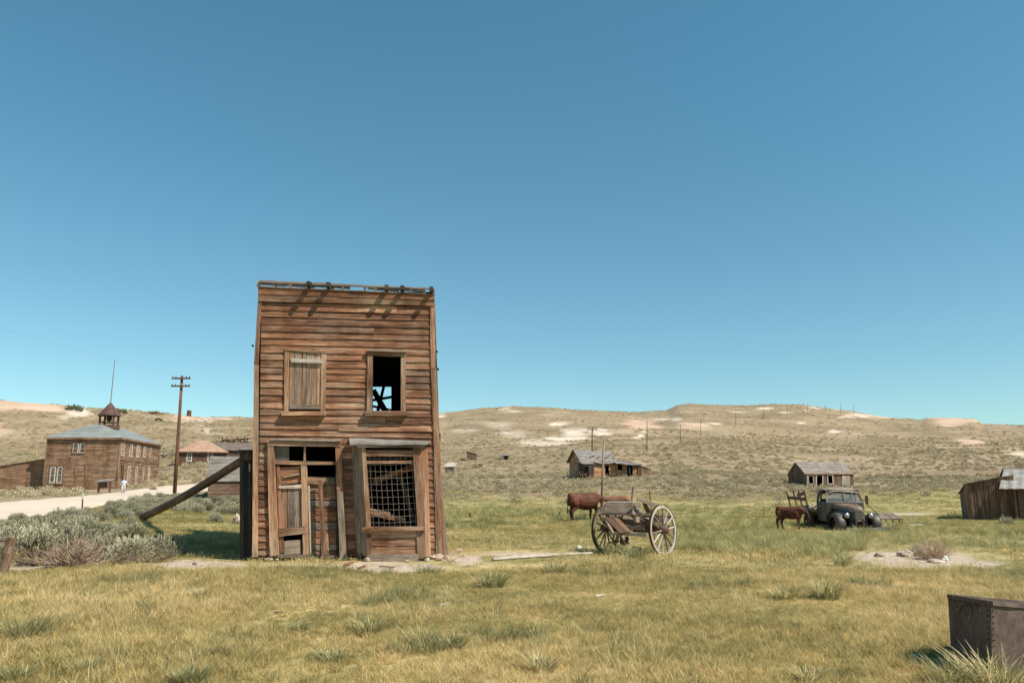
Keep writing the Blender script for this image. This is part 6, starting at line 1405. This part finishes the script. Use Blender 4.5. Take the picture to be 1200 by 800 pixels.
def grass(name, n, D0, D1, meshes, s0, s1, label, tall=1.0):
    x, y, z, px, py = wedge(n, D0, D1, .92); d = dirt(px, py)
    cl = fbm(x / 1.3, y / 1.3, 3, 77); keep = (~in_foot(x, y)) & (~on_road(px, py)) & (np.random.rand(n) > d * 2.4) & (py > lo_green(px) - 4 * np.random.rand(n)) & (cl > -.36 + .1 * np.random.rand(n))
    x, y, z, cl = x[keep], y[keep], z[keep], cl[keep]; big = fbm(x / 3.1, y / 3.1, 3, 90)
    sc = np.random.uniform(s0, s1, len(x)) * (1 + tall * np.clip(big * 2.2 + cl, -.4, .55))
    scatter(name, meshes, np.stack([x, y, z], -1), sc, label)
grass('meadow_grass', 62000, 4.6, 17, G_near, .75, 1.25, 'short yellow green meadow grass filling the foreground')
grass('mid_meadow_grass', 62000, 16, 46, G_mid, .8, 1.4, 'yellow green meadow grass around the hotel, wagon and truck')
grass('far_meadow_grass', 15000, 44, 95, G_mid, 1.6, 2.6, 'far belt of green meadow grass in front of the sagebrush')
# dry straw stalks
straw = [blades(14, .06, .10, .24, .0022, .5, 3, .5).mesh('straw_stalks', [M['straw']]) for _ in range(4)]
x, y, z, px, py = wedge(6500, 5, 30); cl = fbm(x / 1.7, y / 1.7, 3, 130); k = (~in_foot(x, y)) & (~on_road(px, py)) & (cl > .02) & (dirt(px, py) < .6)
scatter('dry_straw', straw, np.stack([x, y, z], -1)[k], np.random.uniform(.7, 1.3, k.sum()), 'pale dry straw stalks standing here and there in the meadow grass')
# sparse weeds on the pale soil
x, y, z, px, py = wedge(9000, 14, 24); k = (~in_foot(x, y)) & (dirt(px, py) > .25) & (fbm(x * 1.1, y * 1.1, 3, 301) > .03) & (np.random.rand(len(x)) < .6)
scatter('soil_weeds', straw[:2] + G_near[:2], np.stack([x, y, z], -1)[k], np.random.uniform(.5, .9, k.sum()), 'thin low weeds on the pale soil before the hotel')
# grey green tussocks
def tussock_mesh(n, rad, h0, h1, w, mat='tussock'): return blades(n, rad, h0, h1, w, .55, 3, .8).mesh('tussock_blades', [M[mat]])
tus = [tussock_mesh(70, .16, .16, .34, .0045) for _ in range(4)]
sed = [tussock_mesh(60, .18, .14, .34, .005, 'sedge') for _ in range(4)]
def band(n, x0, x1, y0, y1, D0, D1, dens):
    x, y, z, px, py = wedge(n, D0, D1); k = (px > x0) & (px < x1) & (py > y0) & (py < y1) & (fbm(x / 1.6, y / 1.6, 3, 61) > dens) & (~in_foot(x, y)) & (dirt(px, py) < .35); return np.stack([x, y, z], -1)[k], k.sum()
P, n_ = band(5200, 785, 1010, 627, 655, 17, 32, .06); scatter('tall_sedge', sed, P, np.random.uniform(.7, 1.25, n_), 'belt of tall grey green sedge right of the wagon wheel')
P, n_ = band(2600, 1040, 1215, 612, 645, 20, 40, .05); scatter('sedge_patch', sed, P, np.random.uniform(.6, 1.1, n_), 'patches of grey green sedge between truck and steel box')
P, n_ = band(9000, 505, 930, 596, 622, 26, 62, .09); scatter('pasture_clumps', sed, P, np.random.uniform(.8, 1.5, n_), 'scattered coarse clumps in the pasture behind the wagon')
P, n_ = band(6200, -20, 1210, 655, 812, 5, 18, .19); scatter('coarse_grass', tus, P, np.random.uniform(.3, .8, n_), 'loose coarse darker clumps in the foreground meadow')
# countable tussocks
TUS = [(32, 748, 68, 'large dark grass tussock at the left edge of the foreground meadow'), (18, 800, 44, 'green tussock at the lower left corner'), (222, 801, 48, 'tussock cut by the bottom edge below the prop log'), (352, 739, 26, 'small pale tussock below the hotel doorway'),
       (236, 700, 26, 'small grey green tussock below the pale soil left of the hotel'), (388, 775, 40, 'straw tipped tussock near the bottom edge below the door'), (432, 742, 42, 'tussock below the bay window, left of the broad pair'), (497, 757, 50, 'left one of the broad pair of tussocks below the hotel'),
       (524, 762, 50, 'right one of the broad pair of tussocks below the hotel'), (578, 688, 46, 'tussock just below the right foot of the hotel'), (635, 786, 46, 'straw tipped tussock at the bottom centre'), (648, 672, 34, 'small tussock under the long pale pole'),
       (920, 702, 40, 'left one of the tussocks left of the steel box'), (968, 702, 46, 'taller right one of the tussocks left of the steel box'), (988, 663, 32, 'tussock at the left tip of the bare soil patch'), (1012, 627, 28, 'grass tussock before the truck bumper'),
       (1045, 622, 34, 'pale tussock right of the truck fender'), (1190, 628, 26, 'tussock in front of the tin roofed cabin'), (1120, 803, 60, 'left one of the tall tussocks against the steel box'), (1168, 806, 84, 'largest straw tipped tussock in front of the steel box'), (720, 650, 36, 'tussock growing under the wagon axle'), (745, 654, 38, 'tussock in front of the right wagon wheel'),
       (946, 800, 40, 'straw tipped tussock at the bottom edge left of the steel box'), (700, 796, 20, 'faint small tussock at the bottom edge right of centre'), (258, 768, 30, 'low tussock in the lower left meadow'), (105, 786, 34, 'pale low tussock near the bottom left'),
       (110, 700, 22, 'small brownish tussock under the dead branches')]
for px, py, wp, lb in TUS:
    D_ = min(G(px, min(py, 799)).y, 40) if py <= 800 else G(px, 799).y * (1 - (py - 799) / 200); g = GD(px, D_); s = wp * g.y / F
    near = g.y < 12
    st = True; nb_ = 190 if wp > 40 else 130
    L_ = blades(nb_, s * .28, s * .28, s * (.66 if 'tall' in lb or 'largest' in lb else .55), .0055 if near else .008, .55, 4, .9); me = L_.mesh('grass_tussock', [M['tussock']]); o = bpy.data.objects.new('grass_tussock', me); COL.objects.link(o); o.location = g; tag(o, lb, 'tussock', 'tussocks standing out of the meadow')
    if st:
        me.materials.append(M['straw']); me.polygons.foreach_set('material_index', [1 if (k // 4) % (2 if ('straw tipped' in lb or 'pale' in lb) else 5) == 0 else 0 for k in range(len(me.polygons))])
# sagebrush
random.seed(31); np.random.seed(31)
sg = [bush(.42, .42, 80, 5, .017, .075).mesh('sagebrush', [M['sage']]) for _ in range(5)]
sgf = [bush(.42, .38, 70, 5, .019, .075).mesh('sagebrush', [M['sagefar']]) for _ in range(4)]
def stemmed(L_, name, mats):
    me = L_.mesh(name, mats); mi = [0] * len(L_.f)
    for q in getattr(L_, 'stem', []): mi[q] = 1
    me.polygons.foreach_set('material_index', mi); return me
sgn = [stemmed(bush(.42, .44, 190, 12, .0075, .05, .55, .8), 'sagebrush', [M['sagenear'], M['twig']]) for _ in range(5)]
def sage(name, n, D0, D1, meshes, s0, s1, fn, label, tmax=.74):
    x, y, z, px, py = wedge(n, D0, D1, tmax); k = fn(x, y, px, py) & ~((px > 106) & (px < 152) & (py > 566) & (py < 590)) & (~in_foot(x, y)) & (~on_road(px, py)) & (np.random.rand(n) > bare(x, y, px, py) * 1.8); scatter(name, meshes, np.stack([x, y, z - .03], -1)[k], np.random.uniform(s0, s1, k.sum()) * (1 + .5 * np.random.rand(k.sum()) ** 3), label, .1)
nz = lambda x, y, a, s: fbm(x / a, y / a, 3, s)
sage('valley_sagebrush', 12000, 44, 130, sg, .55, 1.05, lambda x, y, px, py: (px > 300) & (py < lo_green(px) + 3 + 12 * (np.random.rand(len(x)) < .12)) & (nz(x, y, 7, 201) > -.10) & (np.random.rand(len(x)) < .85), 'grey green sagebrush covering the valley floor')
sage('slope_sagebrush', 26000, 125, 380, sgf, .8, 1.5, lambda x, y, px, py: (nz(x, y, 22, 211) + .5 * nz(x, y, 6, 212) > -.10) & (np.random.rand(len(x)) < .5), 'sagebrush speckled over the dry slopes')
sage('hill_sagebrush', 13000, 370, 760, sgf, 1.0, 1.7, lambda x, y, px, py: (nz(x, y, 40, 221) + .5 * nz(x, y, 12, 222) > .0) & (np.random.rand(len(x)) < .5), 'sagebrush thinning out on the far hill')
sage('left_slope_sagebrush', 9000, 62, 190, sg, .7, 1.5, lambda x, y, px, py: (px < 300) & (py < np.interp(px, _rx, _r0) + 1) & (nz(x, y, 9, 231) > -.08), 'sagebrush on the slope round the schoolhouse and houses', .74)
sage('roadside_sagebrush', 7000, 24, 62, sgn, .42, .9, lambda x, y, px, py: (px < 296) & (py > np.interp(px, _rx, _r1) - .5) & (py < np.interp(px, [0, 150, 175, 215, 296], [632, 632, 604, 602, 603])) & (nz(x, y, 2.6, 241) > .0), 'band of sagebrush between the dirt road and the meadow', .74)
# thicket left of the hotel
TH_ = [(-28, 648, 70), (6, 640, 62), (38, 642, 72), (70, 637, 70), (98, 640, 64), (125, 645, 62), (148, 648, 64), (172, 646, 58), (60, 622, 60), (110, 624, 56), (150, 627, 56), (20, 622, 56), (182, 632, 44)]
THL = ['sagebrush mostly cut off by the left edge behind the stump post', 'sagebrush directly behind the leaning stump post', 'sagebrush behind the dark brown dead branches', 'sagebrush behind the left half of the silvery dead tangle', 'sagebrush behind the right half of the silvery dead tangle', 'front row sagebrush just right of the silvery dead tangle',
       'front row sagebrush below the lower end of the prop log, left one', 'front row sagebrush under the lower end of the prop log, right one', 'back row sagebrush below the thin marker post, left one', 'back row sagebrush right of the thin marker post', 'back row sagebrush just left of the foot of the prop log',
       'back row sagebrush at the left end near the road', 'small sagebrush in front of the foot of the prop log']
for k, (px, py, wp) in enumerate(TH_):
    g = G(px, py + 6) if px >= 0 else GD(px, 19.5); s = wp * g.y / F / .84; o = bpy.data.objects.new('sagebrush', sgn[k % 4]); COL.objects.link(o); o.location = g; o.scale = (s * .92, s * .92, s * uni(.72, 1.12) * (.95 if py > 634 else .62)); o.rotation_euler.z = uni(0, 6); tag(o, THL[k], 'bush', 'sagebrush bushes of the thicket left of the hotel')
g = GD(199, 20.3); o = bpy.data.objects.new('sagebrush', sgn[1]); COL.objects.link(o); o.location = g; o.scale = (1.02, 1.0, 1.2); tag(o, 'rounded sagebrush at the right end of the thicket beside the hotel shadow', 'bush')
for px, py, wp, lb in ((1180, 614, 18, 'small sagebrush before the foot of the dark shed'), (253, 611, 22, 'small dark bush on the lawn left of the hotel annex'), (180, 574, 10, 'sagebrush at the road edge left of the schoolhouse steps')):
    g = G(px, py); s = wp * g.y / F / .84; o = bpy.data.objects.new('sagebrush', sgn[2]); COL.objects.link(o); o.location = g; o.scale = (s, s, s); tag(o, lb, 'bush')
for px, py, wp, lb in ((87, 479, 20, 'dark round juniper bush on the left ridge'), (142, 482, 14, 'dark bush on the ridge just right of the belfry'), (186, 491, 9, 'dark low bush below the ridge right of the flagpole'), (463, 540, 1, 'x')):
    if lb == 'x': continue
    g = G(px, py + 2); s = wp * g.y / F / .84; me = bush(.42, .3, 90, 6, .02, .07).mesh('juniper_bush', [M['jun']]); o = bpy.data.objects.new('juniper_bush', me); COL.objects.link(o); o.location = g; o.scale = (s, s, s); tag(o, lb, 'bush')
# dead branches and dead brush
def twigs(name, g, n, rx, h, mat, label, rad=.008, up=.5, cat='dead bush', sx=1.0):
    mb = MB()
    for _ in range(n):
        a = uni(0, 6.28); p = g + Vector((uni(-.15, .15) * rx * 2, uni(-.3, .3) * rx, .0)); d = Vector((math.cos(a) * sx, math.sin(a) * .6, uni(.1, 1.2) * up)).normalized(); pts = [p]
        for k in range(4): d = (d + Vector((uni(-.4, .4), uni(-.4, .4), uni(-.25, .3)))).normalized(); pts.append(pts[-1] + d * rx * uni(.2, .32)); pts[-1].z = min(max(pts[-1].z, g.z + .01), g.z + h)
        r = rad * uni(.5, 1.5); mb.tube(pts, [r, r * .85, r * .65, r * .5, r * .25], 4)
    o = mb.build(name, M[mat]); setorigin(o, g); return tag(o, label, cat)
twigs('dead_bush', GD(86, 17.2), 190, .66, .80, 'deadwood', 'tangle of dead silvery branches in front of the thicket left of the hotel', .015, 1.0, sx=1.2)
twigs('dead_bush', GD(50, 17.9), 90, .7, .42, 'twig', 'dark brown dead branches between the stump post and the silvery tangle', .013, .35, sx=1.5)
twigs('dead_bush', GD(176, 18.6), 80, .6, .34, 'twig', 'brown bare stems at the foot of the right end of the thicket', .009, .5, sx=1.5)
twigs('dead_bush', GD(125, 18.1), 90, .6, .36, 'twig', 'low dark dead stems at the foot of the thicket', .009, .4, sx=1.4)
twigs('dead_bush', GD(1094, 19.6), 420, .50, .50, 'ash', 'tan dry brush mound on the bare soil left of the steel box', .0045, 1.0, cat='brush')
o = bpy.data.objects.new('sagebrush', sgn[3]); COL.objects.link(o); o.location = GD(1080, 20.6); o.scale = (.8, .7, .7); tag(o, 'grey green bush behind the tan dry brush mound', 'bush')
twigs('dead_bush', GD(528, 18.6), 60, .22, .18, 'ash', 'small reddish dry weed at the right foot of the hotel', .004, .8, cat='weed')
